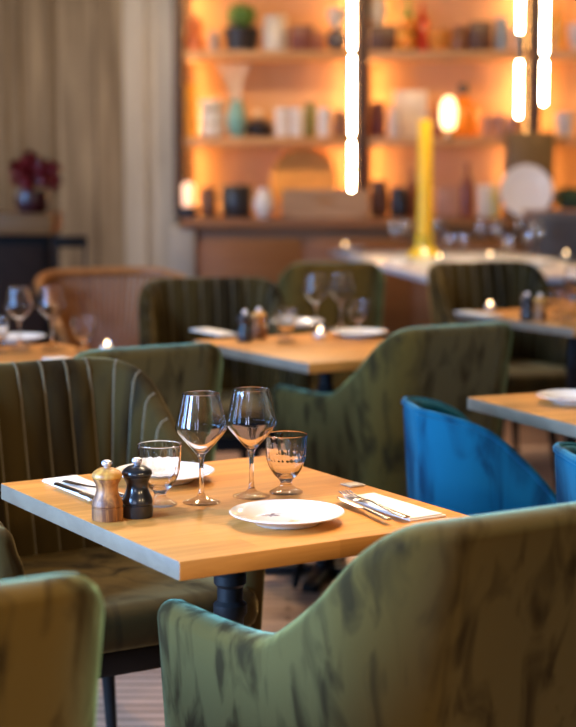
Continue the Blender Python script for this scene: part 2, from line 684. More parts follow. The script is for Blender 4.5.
# ------------------------------------------------------------------ tables
def make_table(label, loc, rz, sx, sy, mat, group, name='dining_table', h=0.75, th=0.031):
    t = thing(name, label, 'table', loc, rz, group)
    tt = finish(bbox((0, 0, h - th / 2), (sx, sy, th), 0.003, 2), 'tabletop', mat, t)
    if mat is M['oak']:
        tt.data.materials.append(M['end_grain'])
        for f in tt.data.polygons:
            if abs(f.normal.x) > 0.9:
                f.material_index = 1
    prof = [(0.0, 0.03), (0.034, 0.03), (0.034, 0.06), (0.026, 0.075), (0.024, 0.40), (0.024, 0.52), (0.030, 0.53), (0.030, 0.545),
            (0.023, 0.552), (0.023, 0.575), (0.029, 0.582), (0.029, 0.597), (0.022, 0.605), (0.022, 0.66), (0.036, 0.69), (0.0, 0.69)]
    sc = (h - th - 0.006) / 0.69
    finish(lathe([(r, z if z < 0.1 else z * sc) for r, z in prof], 28), 'pedestal_column', M['iron'], t)
    finish(bbox((0, 0, h - th - 0.004), (0.36, 0.36, 0.008), 0.002), 'mounting_plate', M['iron'], t)
    bm = bmesh.new()
    for i in range(4):
        a = pi / 4 + i * pi / 2
        v = box(bm, (0.112, 0, 0.026), (0.224, 0.055, 0.03), 0.008)
        for q in v:
            if q.co.x > 0.115:
                q.co.z -= 0.010
        bmesh.ops.rotate(bm, cent=(0, 0, 0), matrix=Matrix.Rotation(a, 3, 'Z'), verts=v)
    finish(bm, 'base', M['iron'], t)
    return t


# ------------------------------------------------------------------ tableware
def wine_profile():
    outer = [(0.0, 0.0), (0.030, 0.0), (0.0325, 0.0012), (0.031, 0.0028), (0.020, 0.006), (0.009, 0.011), (0.0048, 0.019), (0.0040, 0.035),
             (0.0038, 0.060), (0.0044, 0.078), (0.0075, 0.088), (0.0150, 0.097), (0.0270, 0.111), (0.0375, 0.1235), (0.0432, 0.1325),
             (0.0443, 0.1370), (0.0434, 0.1425), (0.0390, 0.162), (0.0346, 0.183), (0.03185, 0.1972), (0.0317, 0.1980), (0.0316, 0.1985)]
    w = 0.0011
    inner = [(0.0313, 0.1990), (0.0308, 0.1990), (0.0305, 0.1985), (0.0306, 0.1979), (0.03075, 0.1971), (0.0346 - w, 0.183), (0.0390 - w, 0.162), (0.0434 - w, 0.1425), (0.0443 - w, 0.1370), (0.0432 - w, 0.1328),
             (0.0375 - w, 0.1245), (0.0270 - w, 0.1126), (0.0150 - w, 0.0990), (0.0070, 0.0935), (0.0, 0.0915)]
    return [(r * 1.03, z * 0.975) for r, z in outer + inner]


def make_wine(label, loc, rz, group, mat):
    o = finish(lathe(wine_profile(), 56), 'wine_glass', mat, None, angle=50)
    o.data.materials.append(M['stem'])
    for f in o.data.polygons:
        if f.center.z < 0.009:
            f.material_index = 1
    o.location = loc
    return tag(o, label, 'wine glass', group)


def tumbler_fn(r, z, a):
    f = 1.0
    if 0.030 < z < 0.103 and r > 0.02:
        k = min(1, (z - 0.030) / 0.012) * min(1, (0.103 - z) / 0.006)
        f -= 0.012 * k * (1 - abs(cos(7 * a)))           # fourteen upright flutes
    if 0.060 < z < 0.072 and r > 0.030:                  # a band of pressed beads
        f += 0.024 * abs(cos(14 * a)) ** 2 * sin(pi * (z - 0.060) / 0.012)
    return r * f


def make_tumbler(label, loc, rz, group, mat):
    o_ = [(0.0, 0.0), (0.029, 0.0), (0.0305, 0.0015), (0.0295, 0.0035), (0.020, 0.008), (0.0115, 0.013), (0.0100, 0.019), (0.0130, 0.025),
          (0.0215, 0.033), (0.0290, 0.044), (0.0338, 0.0560), (0.0347, 0.060), (0.0353, 0.063), (0.0358, 0.066), (0.0361, 0.069), (0.0364, 0.072),
          (0.0375, 0.085), (0.0384, 0.100), (0.0388, 0.1055), (0.0388, 0.1065)]
    i_ = [(0.0384, 0.1073), (0.0376, 0.1074), (0.0370, 0.1068), (0.0369, 0.1056), (0.0356, 0.085), (0.0335, 0.064), (0.0310, 0.054), (0.0255, 0.043), (0.0170, 0.035), (0.0080, 0.031), (0.0, 0.030)]
    bm = bmesh.new()
    # inside stays round, outside is fluted
    prof = o_ + i_
    n = 112
    nout = len(o_)
    cnt = [0]
    rings = []
    for idx, (r, z) in enumerate(prof):
        if r <= 1e-6:
            rings.append([bm.verts.new((0, 0, z))])
            continue
        rings.append([bm.verts.new(((tumbler_fn(r, z, 2 * pi * i / n) if idx < nout else r) * cos(2 * pi * i / n),
                                    (tumbler_fn(r, z, 2 * pi * i / n) if idx < nout else r) * sin(2 * pi * i / n), z)) for i in range(n)])
    for A, B in zip(rings, rings[1:]):
        for i in range(n):
            j = (i + 1) % n
            if len(A) == 1:
                bm.faces.new((A[0], B[i], B[j]))
            elif len(B) == 1:
                bm.faces.new((A[i], A[j], B[0]))
            else:
                bm.faces.new((A[i], A[j], B[j], B[i]))
    o = finish(bm, 'water_glass', mat, None, angle=50)
    o.data.materials.append(M['stem'])
    for f in o.data.polygons:
        if f.center.z < 0.012:
            f.material_index = 1
    o.location = loc
    o.rotation_euler.z = rz
    return tag(o, label, 'water glass', group)


def make_mill(kind, label, loc, group):
    t = thing('pepper_mill' if kind == 'black' else 'salt_mill', label, 'mill', loc, 0, group)
    body = [(0.0, 0.0), (0.0255, 0.0), (0.0262, 0.002), (0.0262, 0.0205), (0.0250, 0.0215), (0.0250, 0.0228), (0.0262, 0.0240)]
    body += smoothprof([(0.0262, 0.026), (0.0245, 0.033), (0.0200, 0.043), (0.0183, 0.051), (0.0192, 0.059), (0.0225, 0.066), (0.0236, 0.069)], 5)
    body += [(0.0225, 0.0700), (0.0, 0.0700)]
    cap = [(0.0, 0.0702), (0.0238, 0.0702)] + smoothprof([(0.0252, 0.0715), (0.0256, 0.0745), (0.0235, 0.0795), (0.0170, 0.0845), (0.0120, 0.0868), (0.0090, 0.0876)], 5) + [(0.0, 0.0876)]
    kn = [(0.0, 0.0872), (0.0045, 0.0874), (0.0050, 0.0895)] + smoothprof([(0.0074, 0.0915), (0.0088, 0.0945), (0.0080, 0.0982), (0.0045, 0.1004)], 4) + [(0.0, 0.1008)]
    finish(lathe(body, 40), 'body', M['mill_black'] if kind == 'black' else M['mill_wood'], t, angle=30)
    finish(lathe(cap, 40), 'cap', M['mill_black'] if kind == 'black' else M['mill_cap'], t, angle=30)
    finish(lathe(kn, 24), 'knob', M['knob'], t, angle=50)
    return t


def plate_bm(R, n=72):
    k = R / 0.1
    p = [(0.0, 0.0015), (0.050, 0.0015), (0.052, 0.0), (0.056, 0.0), (0.058, 0.002), (0.075, 0.0095), (0.090, 0.0150), (0.0985, 0.0178), (0.1, 0.0192),
         (0.0985, 0.0203), (0.088, 0.0178), (0.072, 0.0125), (0.062, 0.0070), (0.055, 0.0052), (0.0, 0.0050)]
    return lathe([(r * k, z) for r, z in p], n)


def sprig_bm(seed, s=0.012, n=5):
    """small painted twig with leaves, lying on the glaze"""
    rnd = random.Random(seed)
    bm = bmesh.new()
    for i in range(n):
        a = 2 * pi * i / n + rnd.uniform(-0.4, 0.4)
        l = s * rnd.uniform(0.6, 1.1)
        w = l * 0.22
        d, q = Vector((cos(a), sin(a), 0)), Vector((-sin(a), cos(a), 0))
        z = Vector((0, 0, 0.0004))
        vs = [d * l * 0.1, d * l * 0.5 + q * w, d * l, d * l * 0.5 - q * w]
        up = [bm.verts.new(v + z) for v in vs]
        dn = [bm.verts.new(v) for v in vs]
        bm.faces.new(up)
        bm.faces.new(dn[::-1])
        for j in range(4):
            bm.faces.new((up[j], dn[j], dn[(j + 1) % 4], up[(j + 1) % 4]))
    return bm


def make_plate(label, loc, R, group, sprigs=()):
    t = thing('plate', label, 'plate', loc, 0, group)
    finish(plate_bm(R), 'dish', M['ceramic'], t, angle=50)
    for k, (x, y, m, s) in enumerate(sprigs):
        r = math.hypot(x, y) / (R / 0.1)
        z = 0.0053 if r < 0.056 else 0.0052 + (r - 0.056) * 0.33
        o = finish(sprig_bm(k + 3, s), 'painted_sprig', M[m], t, False)
        o.location = (x, y, z)
        if r > 0.056:
            o.rotation_euler = (radians(17) * y / math.hypot(x, y), -radians(17) * x / math.hypot(x, y), 0)
    return t


def flat_loft(stations, thick):
    """stations: (x, halfwidth, z) along x -> thin solid"""
    bm = bmesh.new()
    rings = []
    for x, w, z in stations:
        rings.append([bm.verts.new((x, w, z)), bm.verts.new((x, w * 0.5, z + thick)), bm.verts.new((x, -w * 0.5, z + thick)), bm.verts.new((x, -w, z)),
                      bm.verts.new((x, -w * 0.5, z - thick * 0.5)), bm.verts.new((x, w * 0.5, z - thick * 0.5))])
    for A, B in zip(rings, rings[1:]):
        for i in range(6):
            bm.faces.new((A[i], A[(i + 1) % 6], B[(i + 1) % 6], B[i]))
    bm.faces.new(rings[0])
    bm.faces.new(rings[-1])
    return bm


def make_fork(label, loc, rz, group):
    st = [(0.0, 0.0065, 0.0025), (0.004, 0.0085, 0.0025), (0.03, 0.0070, 0.0028), (0.07, 0.0040, 0.0045), (0.105, 0.0028, 0.0075), (0.122, 0.0034, 0.0070),
          (0.130, 0.0080, 0.0050), (0.140, 0.0112, 0.0032), (0.150, 0.0118, 0.0030)]
    t = thing('fork', label, 'fork', loc, rz, group)
    finish(flat_loft(st, 0.0016), 'handle', M['steel'], t, angle=60)
    for i in range(4):
        y = -0.0093 + i * 0.0062
        bm = flat_loft([(0.149, 0.0019, 0.0030), (0.165, 0.0017, 0.0032), (0.180, 0.0014, 0.0048), (0.196, 0.0008, 0.0085)], 0.0014)
        bmesh.ops.translate(bm, vec=(0, y, 0), verts=bm.verts)
        finish(bm, 'tine', M['steel'], t, angle=60)
    return t


def make_knife(label, loc, rz, group):
    t = thing('table_knife', label, 'knife', loc, rz, group)
    finish(flat_loft([(0.0, 0.0055, 0.003), (0.004, 0.0075, 0.003), (0.05, 0.0062, 0.003), (0.09, 0.0048, 0.003), (0.098, 0.0050, 0.003)], 0.0028), 'handle', M['steel'], t, angle=60)
    finish(flat_loft([(0.097, 0.0050, 0.003), (0.112, 0.0088, 0.003), (0.170, 0.0098, 0.003), (0.195, 0.0075, 0.003), (0.207, 0.0015, 0.003)], 0.0012), 'blade', M['steel'], t, angle=60)
    return t


def make_napkin(label, loc, rz, sx, sy, group, th=0.006):
    t = bmesh.new()
    box(t, (0, 0, th * 0.25), (sx, sy, th * 0.5 - 0.0004), 0.0012)
    box(t, (0.002, -0.003, th * 0.75), (sx - 0.008, sy - 0.006, th * 0.5 - 0.0004), 0.0012)
    bmesh.ops.subdivide_edges(t, edges=[e for e in t.edges if e.calc_length() > 0.05], cuts=6)
    for v in t.verts:
        v.co.z += 0.0012 * (0.5 + 0.5 * sin(v.co.x * 60 + v.co.y * 35)) * (1 if v.co.z > th * 0.4 else 0)
    o = finish(t, 'napkin', M['linen'], None, angle=40)
    o.location = loc
    o.rotation_euler.z = rz
    return tag(o, label, 'napkin', group)


#==PLACE==
# ------------------------------------------------------------------ layout
PHI = radians(31)


def ax(phi):
    return Vector((cos(phi), sin(phi), 0)), Vector((-sin(phi), cos(phi), 0))


A_, B_ = ax(PHI)
TH = 0.75


def on(px, py, z=TH):
    p = at(px, py, z=z)
    return (p.x, p.y, z + 0.0006)


def from_corner(px, py, rz, z=0.86, dx=0.225, dy=0.30, left=True):
    """seat centre of a chair whose rear corner of the back top is seen at px, py"""
    a, b = ax(rz)
    p = at(px, py, z=z)
    q = p + (a if left else -a) * dx + b * dy
    return (q.x, q.y, 0)


# ------------------------------------------------------------------ room
YW = 12.15
ZC = 3.1
bm = bmesh.new()
box(bm, (0.6, 6.0, -0.05), (8.4, 14.0, 0.1))
struct('floor', bm, M['floor'])
bm = bmesh.new()
box(bm, (0.6, YW + 0.10, ZC / 2), (8.4, 0.2, ZC))
struct('wall_back', bm, M['boards'])

# limed pilaster with mouldings beside the shelves
px0 = lambda x, Y: (x - 288) / FPX * Y
bm = bmesh.new()
xa, xb = px0(126, YW), px0(178, YW)
box(bm, ((xa + xb) / 2, YW - 0.02, ZC / 2), (xb - xa, 0.04, ZC))
x1, x2 = px0(137, YW), px0(149, YW)
box(bm, ((x1 + x2) / 2, YW - 0.055, ZC / 2), (x2 - x1, 0.05, ZC - 0.002), 0.012)
x1, x2 = px0(155, YW), px0(178, YW)
box(bm, ((x1 + x2) / 2, YW - 0.06, ZC / 2), (x2 - x1, 0.06, ZC - 0.004), 0.012)
struct('trim_1', bm, M['trim'])
bm = bmesh.new()
for xx in (8, 20, 52):
    box(bm, (px0(xx, YW), YW - 0.015, ZC / 2), (0.05, 0.03, ZC), 0.01)
struct('trim_2', bm, M['boards'])
bm = bmesh.new()
box(bm, (-2.2, YW - 0.012, 0.07), (2.2, 0.024, 0.14), 0.004)
struct('baseboard_back', bm, M['trim'])

# ------------------------------------------------------------------ shelving
YS, YB = 11.72, 12.10                     # shelf front, back panel
UX = [px0(179.5, YS), px0(362, YS), px0(533, YS), px0(533, YS) + 1.2]
ZS = [at(250, 137, Y=YS).z, at(250, 50, Y=YS).z]
ZS.append(2 * ZS[1] - ZS[0])
ZTOP = at(250, 219, Y=11.30).z            # counter top
case = thing('shelf_unit', 'tall built-in wooden shelving glowing orange, lined with bottles and crockery behind the bar counter', 'shelving', (0, 0, 0))
bm = bmesh.new()
box(bm, ((UX[0] + UX[-1]) / 2, YB + 0.02, (ZTOP + ZC) / 2), (UX[-1] - UX[0], 0.04, ZC - ZTOP - 0.004))
finish(bm, 'back_panel', M['backpanel'], case, False)
for x in UX:
    finish(bbox((x, (YS + YB) / 2 - 0.01, (ZTOP + ZC) / 2), (0.064, YB - YS, ZC - ZTOP - 0.004), 0.004), 'upright', M['upright'], case)
for i in range(3):
    for z in ZS:
        finish(bbox(((UX[i] + UX[i + 1]) / 2, (YS + YB) / 2 + 0.01, z - 0.030), (UX[i + 1] - UX[i] - 0.057, YB - YS - 0.022, 0.060), 0.004), 'shelf', M['shelfwood'], case)
LEDL = []
for i in range(3):
    for sgn, x in ((1, UX[i] + 0.0345), (-1, UX[i + 1] - 0.0345)):
        zz = [ZTOP + 0.02] + [z + 0.004 for z in ZS]
        zt = [z - 0.064 for z in ZS] + [ZC - 0.02]
        for z0, z1 in zip(zz, zt):
            finish(bbox((x - sgn * 0.0045, YB - 0.12, (z0 + z1) / 2), (0.004, 0.03, z1 - z0)), 'led_strip', M['led'], case)
            LEDL.append((x + sgn * 0.012, YB - 0.075, (z0 + z1) / 2, z1 - z0, sgn))

# back counter under the shelves
ct = thing('bar_counter', 'long brown wooden bar counter with panelled front under the glowing shelves', 'counter', (0, 0, 0))
xl, xr = px0(196, 11.32), UX[-1] + 0.1
finish(bbox(((xl - 0.10 + xr) / 2, 11.71, ZTOP - 0.03), (xr - xl + 0.10, 0.82, 0.06), 0.006), 'worktop', M['counter'], ct)
finish(bbox(((xl + xr) / 2, 11.74, (ZTOP - 0.06) / 2), (xr - xl, 0.74, ZTOP - 0.062), 0.004), 'body', M['counter'], ct)
xe0, xe1 = px0(170, 11.34), px0(195, 11.34)
finish(bbox(((xe0 + xe1) / 2, 11.70, (ZTOP - 0.064) / 2), (xe1 - xe0 - 0.004, 0.76, ZTOP - 0.066), 0.004), 'end_panel', M['trim'], ct)
n = 5
for i in range(n):
    w = (xr - xl) / n
    d = finish(bbox((xl + w * (i + 0.5), 11.36, ZTOP / 2 - 0.02), (w - 0.05, 0.022, ZTOP - 0.22), 0.006), 'panel', M['counter'], ct)
    finish(bbox((xl + w * (i + 0.5), 11.346, ZTOP / 2 - 0.02), (w - 0.22, 0.012, ZTOP - 0.40), 0.005), 'inset_panel', M['counter'], d)

# ------------------------------------------------------------------ bric-a-brac on the shelves
KS = 11.85 / FPX


def put(name, label, cat, px, level, prof_px, mat, Y=11.84, n=28, group='crockery and jars on the shelves', fn=None):
    """turned object; profile in photo pixels of radius, height"""
    z = (ZTOP, ZS[0], ZS[1])[level]
    k = Y / FPX
    o = finish(lathe([(r * k, h * k) for r, h in prof_px], n, fn=fn), name, mat, None, angle=40)
    o.location = (px0(px, Y), Y, z + 0.001)
    return tag(o, label, cat, group)


def put_box(name, label, cat, px, level, w, h, d, mat, Y=11.84, lean=0.0, rz=0.0, group='boxes on the shelves'):
    z = (ZTOP, ZS[0], ZS[1])[level]
    k = Y / FPX
    bm = bmesh.new()
    box(bm, (0, 0, h * k / 2), (w * k, d, h * k), min(0.008, d * 0.2))
    o = finish(bm, name, mat)
    o.location = (px0(px, Y), Y, z + 0.001)
    o.rotation_euler = (lean, 0, rz)
    return tag(o, label, cat, group)


def bottle_prof(r, h, neck=0.3, shoulder=0.62):
    return [(0, 0), (r * 0.95, 0), (r, h * 0.03), (r, h * shoulder), (r * 0.75, h * (shoulder + 0.08)), (r * neck, h * (shoulder + 0.17)), (r * neck, h * 0.96), (r * neck * 1.25, h * 0.97), (r * neck * 1.25, h), (0, h)]


def jar_prof(r, h):
    return [(0, 0), (r * 0.9, 0), (r, h * 0.06), (r, h * 0.72), (r * 0.82, h * 0.82), (r * 0.82, h * 0.86), (r * 0.9, h * 0.87), (r * 0.9, h * 0.98), (r * 0.8, h), (0, h)]


def ball_prof(r, z0=0.0, n=9):
    return [(r * sin(pi * i / n) if 0 < i < n else 0, z0 + r - r * cos(pi * i / n)) for i in range(n + 1)]


def bowl_prof(r, h):
    return [(0, 0), (r * 0.45, 0), (r * 0.5, h * 0.08), (r * 0.85, h * 0.5), (r, h), (r * 0.94, h), (r * 0.78, h * 0.52), (0, h * 0.16)]


def vase_prof(r, h):
    return smoothprof([(0, 0), (r * 0.55, 0), (r * 0.95, h * 0.3), (r, h * 0.5), (r * 0.7, h * 0.82), (r * 0.55, h * 0.93), (r * 0.62, h)], 4) + [(r * 0.5, h), (0, h * 0.9)]


cm = colmat
# top shelf, left bay
put('storage_jar', 'orange globe jar with reddish base at left end of the top shelf', 'jar', 196, 2, [(0, 0), (9, 0), (10, 3), (10, 13), (6, 16), (8, 19), (9, 26), (6, 32), (0, 34)], cm('rust', (0.62, 0.17, 0.05), 0.3))
put('cup', 'small grey cup between orange jar and dark planter', 'cup', 215, 2, [(0, 0), (5, 0), (6, 18), (5.2, 18), (4.5, 2), (0, 2)], cm('grey_cup', (0.36, 0.29, 0.25)))
pl = thing('potted_plant', 'bushy green plant in black pot on the top shelf', 'plant', (px0(242, 11.84), 11.84, ZS[1] + 0.001), 0, None)
k = 11.84 / FPX
finish(lathe([(0, 0), (15 * k, 0), (18 * k, 22 * k), (16.5 * k, 22 * k), (16 * k, 18 * k), (0, 18 * k)], 28), 'pot', cm('dark_pot', (0.025, 0.018, 0.015)), pl)


def foliage(n, R, zc, seed, leaf, flat=0.8):
    rnd = random.Random(seed)
    bm = bmesh.new()
    for i in range(n):
        d = Vector((rnd.gauss(0, 1), rnd.gauss(0, 1), rnd.gauss(0, 1))).normalized()
        c = Vector((d.x * R, d.y * R, zc + d.z * R * flat)) * 1.0
        c = Vector((c.x, c.y, zc + (c.z - zc))) if rnd.random() < 0.7 else Vector((c.x * 0.6, c.y * 0.6, zc + (c.z - zc) * 0.6))
        q = d.cross(Vector((rnd.random() - .5, rnd.random() - .5, rnd.random() - .5))).normalized()
        s = d.cross(q)
        l = leaf * rnd.uniform(0.7, 1.3)
        vs = [c - q * l, c + s * l * 0.45 + d * l * 0.15, c + q * l, c - s * l * 0.45 + d * l * 0.15]
        bm.faces.new([bm.verts.new(v) for v in vs])
    return bm


finish(foliage(240, 14 * k, 34 * k, 3, 0.035), 'foliage', cm('leaf_green', (0.10, 0.20, 0.03), 0.45), pl, False)
put('storage_jar', 'white lidded jar right of the green plant', 'jar', 276, 2, jar_prof(13, 34), M['cream_ceramic'])
put_box('box', 'dark red-brown box on the top shelf beside white jar', 'box', 302, 2, 22, 24, 0.2, cm('redbrown', (0.20, 0.05, 0.025)))
put_box('box', 'small rust coloured box on the top shelf left of the round grey vase', 'box', 319, 2, 10, 19, 0.18, cm('rust2', (0.34, 0.10, 0.03)))
put('vase', 'round dark grey vase near left tube lamp on the top shelf', 'vase', 336, 2, ball_prof(11), cm('grey_vase', (0.13, 0.11, 0.10), 0.2))
put('bowl', 'pale bowl balanced on the round dark grey vase', 'bowl', 336, 2, [(r, z + 22.2) for r, z in bowl_prof(10, 18)], M['cream_ceramic'])
# top shelf, middle bay
put_box('box', 'long dark brown box under the white vase', 'box', 381, 2, 26, 24, 0.22, cm('darkbox', (0.09, 0.035, 0.015)))
put('vase', 'white vase standing on the long dark brown box', 'vase', 376, 2, [(r, z + 24.2) for r, z in vase_prof(9, 34)], M['cream_ceramic'])
put('bottle', 'green bottle behind stacked orange globes', 'bottle', 406, 2, bottle_prof(7, 52), cm('bottle_green', (0.20, 0.30, 0.08), 0.2), Y=11.97)
put('fruit_globe', 'orange globe below another orange globe on the top shelf', 'ornament', 405, 2, ball_prof(8), cm('orange', (0.85, 0.28, 0.03), 0.3), Y=11.78)
put('fruit_globe', 'orange globe resting on another orange globe', 'ornament', 405, 2, ball_prof(8, 16.2), cm('orange', (0.85, 0.28, 0.03), 0.3), Y=11.78)
put('bottle', 'red bottle right of the two orange globes', 'bottle', 420, 2, bottle_prof(6.5, 46), cm('bottle_red', (0.55, 0.05, 0.015), 0.2), Y=11.98)
put('bowl', 'orange bowl right of the red bottle', 'bowl', 436, 2, bowl_prof(12, 20), cm('amber_bowl', (0.75, 0.27, 0.04), 0.3))
put('storage_jar', 'squat brown jar next to the orange bowl', 'jar', 457, 2, jar_prof(8, 24), cm('brownjar', (0.24, 0.09, 0.03)))
put_box('box', 'dark brown box left of the blue-grey jar', 'box', 477, 2, 21, 28, 0.2, cm('darkbox', (0.09, 0.035, 0.015)))
put('storage_jar', 'blue-grey jar at right end of the middle bay, top shelf', 'jar', 498, 2, jar_prof(8, 32), cm('bluegrey', (0.26, 0.30, 0.33)))
put('cup', 'tan cup behind the right tube lamps', 'cup', 514, 2, [(0, 0), (6, 0), (7, 22), (6, 22), (5, 2), (0, 2)], cm('tan', (0.55, 0.36, 0.22)))
# top shelf, right bay
put('bottle', 'amber bottle right of the tube lamps on top shelf', 'bottle', 552, 2, bottle_prof(8, 46, 0.45), cm('amber', (0.80, 0.36, 0.06), 0.2))
put('bowl', 'grey-white bowl at the right edge of the top shelf', 'bowl', 573, 2, bowl_prof(11, 26), cm('greywhite', (0.55, 0.47, 0.40)))
# middle shelf, left bay
lm = put('candle_lantern', 'tall amber glass lantern lit at left end of the middle shelf', 'lantern', 192, 1, [(0, 0), (5.5, 0), (6, 3), (6, 22), (5.8, 48), (5.2, 52), (0, 52)], cm('amber_glass', (0.95, 0.40, 0.05), 0.25), group=None)
for i, w in enumerate(('bottom', 'middle', 'top')):
    put('bowl', ('white bowl at the bottom of the stack of three left of the teal vase', 'white bowl in the middle of the stack of three left of the teal vase',
                 'cream bowl topping the stack of three left of the teal vase')[i], 'bowl', 213, 1,
        [(0, i * 12.2), (8, i * 12.2), (12, i * 12.2 + 3), (13, i * 12.2 + 11.8), (12, i * 12.2 + 11.8), (10, i * 12.2 + 5), (0, i * 12.2 + 4)],
        M['cream_ceramic'] if i == 2 else M['ceramic'], group='white stacked bowls')
tv = put('vase', 'teal vase holding pale dried stems', 'vase', 237, 1, vase_prof(10, 36), cm('teal', (0.16, 0.36, 0.33)), Y=11.80, group=None)
for i in range(7):
    bm = bmesh.new()
    a = -0.36 + 0.10 * i
    k = 11.84 / FPX
    tube(bm, [(0.02 * (i - 3) / 3, 0.01 * ((i % 3) - 1), 0.22), (a * 0.16, 0.02 * ((i % 3) - 1), 0.38), (a * 0.34, 0.04 * ((i % 3) - 1), 0.49)], [0.004, 0.006, 0.009], 6)
    o = finish(bm, 'dried_stem', M['cream_ceramic'])
    o.location = tv.location
    tag(o, 'pale dried stem standing in the teal vase', 'dried stem', 'dried stems in the teal vase')
dp = thing('cooking_pot', 'low black pot with grey lid knob on the middle shelf', 'pot', (px0(258, 11.96), 11.96, ZS[0] + 0.001))
finish(lathe([(0, 0), (15 * k, 0), (16 * k, 2 * k), (16 * k, 13 * k), (0, 14 * k)], 28), 'pan', cm('black_pot', (0.02, 0.018, 0.02), 0.3), dp)
finish(lathe([(0, 14 * k), (15.5 * k, 14 * k), (9 * k, 17 * k), (0, 18 * k)], 28), 'lid', cm('black_pot', (0.02, 0.018, 0.02), 0.3), dp)
finish(lathe([(r * k, z * k) for r, z in ball_prof(5, 17.5)], 16), 'lid_knob', cm('greywhite', (0.55, 0.47, 0.40)), dp)
for x, l in ((282, 'left of the pair under the amber bowl'), (297, 'second in the row right of black pot'), (324, 'third in the row, nearer the left tube lamp')):
    for i in range(2):
        put('cup', 'white cup, %s, %s' % (('lower one', 'upper one')[i], l), 'cup', x, 1,
            [(0, i * 14.2), (5.5, i * 14.2), (7, i * 14.2 + 2), (7.4, i * 14.2 + 14), (6.6, i * 14.2 + 14), (6, i * 14.2 + 3), (0, i * 14.2 + 3)], M['ceramic'], group='white cups stacked in twos')
put('storage_jar', 'dark green jar between white cup stacks', 'jar', 310, 1, jar_prof(6, 34), cm('greenjar', (0.12, 0.13, 0.03)), Y=11.92)
put('storage_jar', 'dark brown jar just left of left tube lamp', 'jar', 340, 1, jar_prof(7, 26), cm('brownjar', (0.24, 0.09, 0.03)))
# middle shelf, middle bay
put('storage_jar', 'dark maroon jar right of left tube lamp', 'jar', 377, 1, jar_prof(8, 34), cm('maroon', (0.14, 0.03, 0.02)))
put('storage_jar', 'small grey-white jar left of the white square board', 'jar', 393, 1, jar_prof(6, 28), cm('greywhite', (0.55, 0.47, 0.40)), Y=11.78)
put_box('display_board', 'square cream board leaning at the back of the middle shelf', 'board', 409, 1, 34, 46, 0.02, M['cream_ceramic'], Y=11.93, lean=radians(-6), group=None)
put('bottle', 'small dark brown bottle between cream board and amber jug', 'bottle', 435, 1, bottle_prof(6, 34), cm('redbrown', (0.20, 0.05, 0.025)))
jug = thing('jug', 'round amber jug with dark stopper on the middle shelf', 'jug', (px0(461, 11.95), 11.95, ZS[0] + 0.001))
finish(lathe([(r * k, z * k) for r, z in smoothprof([(0, 0), (11, 0), (15, 8), (17, 19), (14, 31), (6, 38), (5, 42)], 4) + [(0, 42)]], 28), 'body', cm('amber_jug', (0.72, 0.22, 0.02), 0.2), jug)
finish(lathe([(0, 42 * k), (5 * k, 42 * k), (5.5 * k, 47 * k), (4.5 * k, 53 * k), (0, 53 * k)], 20), 'stopper', cm('dark_pot', (0.025, 0.018, 0.015)), jug)
ol = thing('candle_lantern', 'oval frosted lantern glowing in front of the amber jug', 'lantern', (px0(447, 11.74), 11.74, ZS[0] + 0.001))
finish(lathe([(0, 0), (6 * k, 0), (6 * k, 7 * k), (0, 7 * k)], 20), 'foot', cm('amber', (0.80, 0.36, 0.06), 0.2), ol)
finish(lathe([(r * k, z * k) for r, z in smoothprof([(0, 7), (6, 9), (8, 20), (7.5, 30), (4, 38), (0, 39)], 4)], 24), 'glass_shade', emit('lantern_glow', (1.0, 0.66, 0.26), 3.0), ol)
for x, r, h, nm in ((486, 5.4, 20, 'first of three pinkish cups right of amber jug'), (498, 5.4, 22, 'middle one of three pinkish cups right of amber jug'), (510, 5.4, 19, 'third pinkish cup right of the amber jug, by the tube lamps')):
    put('cup', nm, 'cup', x, 1, [(0, 0), (r * 0.8, 0), (r, 3), (r * 1.1, h), (r, h), (r * 0.8, 3), (0, 3)], cm('pinkcup', (0.40, 0.20, 0.13)))
put('cup', 'grey-white cup at the right edge of the middle shelf', 'cup', 562, 1, [(0, 0), (8, 0), (10, 24), (9, 24), (7, 3), (0, 3)], cm('greywhite', (0.55, 0.47, 0.40)))
# counter level
ll = thing('candle_lantern', 'orange lantern on a dark blue foot at the left end of the bar counter', 'lantern', (px0(189, 11.50), 11.50, ZTOP + 0.001))
finish(lathe([(0, 0), (8.5 * k, 0), (9 * k, 2 * k), (9 * k, 11 * k), (0, 11 * k)], 24), 'foot', cm('inkblue', (0.015, 0.025, 0.045), 0.3), ll)
finish(lathe([(0, 11 * k), (6 * k, 11 * k), (6.5 * k, 30 * k), (4 * k, 34 * k), (0, 34 * k)], 24), 'glass_shade', emit('lantern_orange', (1.0, 0.34, 0.06), 1.0), ll)
put('storage_jar', 'brown wooden jar beside the orange lantern on the counter', 'jar', 208.5, 0, jar_prof(8, 30), cm('brownwood', (0.13, 0.06, 0.03)), Y=11.55)
kt = thing('stock_pot', 'large black pot with loop handles on the counter', 'pot', (px0(237, 11.58), 11.58, ZTOP + 0.001))
finish(lathe([(0, 0), (14 * k, 0), (15 * k, 2 * k), (15 * k, 28 * k), (13 * k, 31 * k), (0, 33 * k)], 28), 'body', cm('black_pot', (0.02, 0.018, 0.02), 0.3), kt)
for sx in (-1, 1):
    bm = bmesh.new()
    tube(bm, [(sx * 14.5 * k, -0.02, 20 * k), (sx * 19 * k, -0.02, 20 * k), (sx * 19 * k, 0.02, 20 * k), (sx * 14.5 * k, 0.02, 20 * k)], 0.008, 8)
    finish(bm, 'handle', cm('black_pot', (0.02, 0.018, 0.02), 0.3), kt)
sp = put('glass_decanter', 'clear glass decanter behind the white vase on the counter', 'decanter', 255, 0, smoothprof([(0, 0), (7, 0), (8, 10), (4, 22), (4, 30), (7, 36), (5, 42), (0, 44)], 3), M['thin'], Y=11.85, group=None)
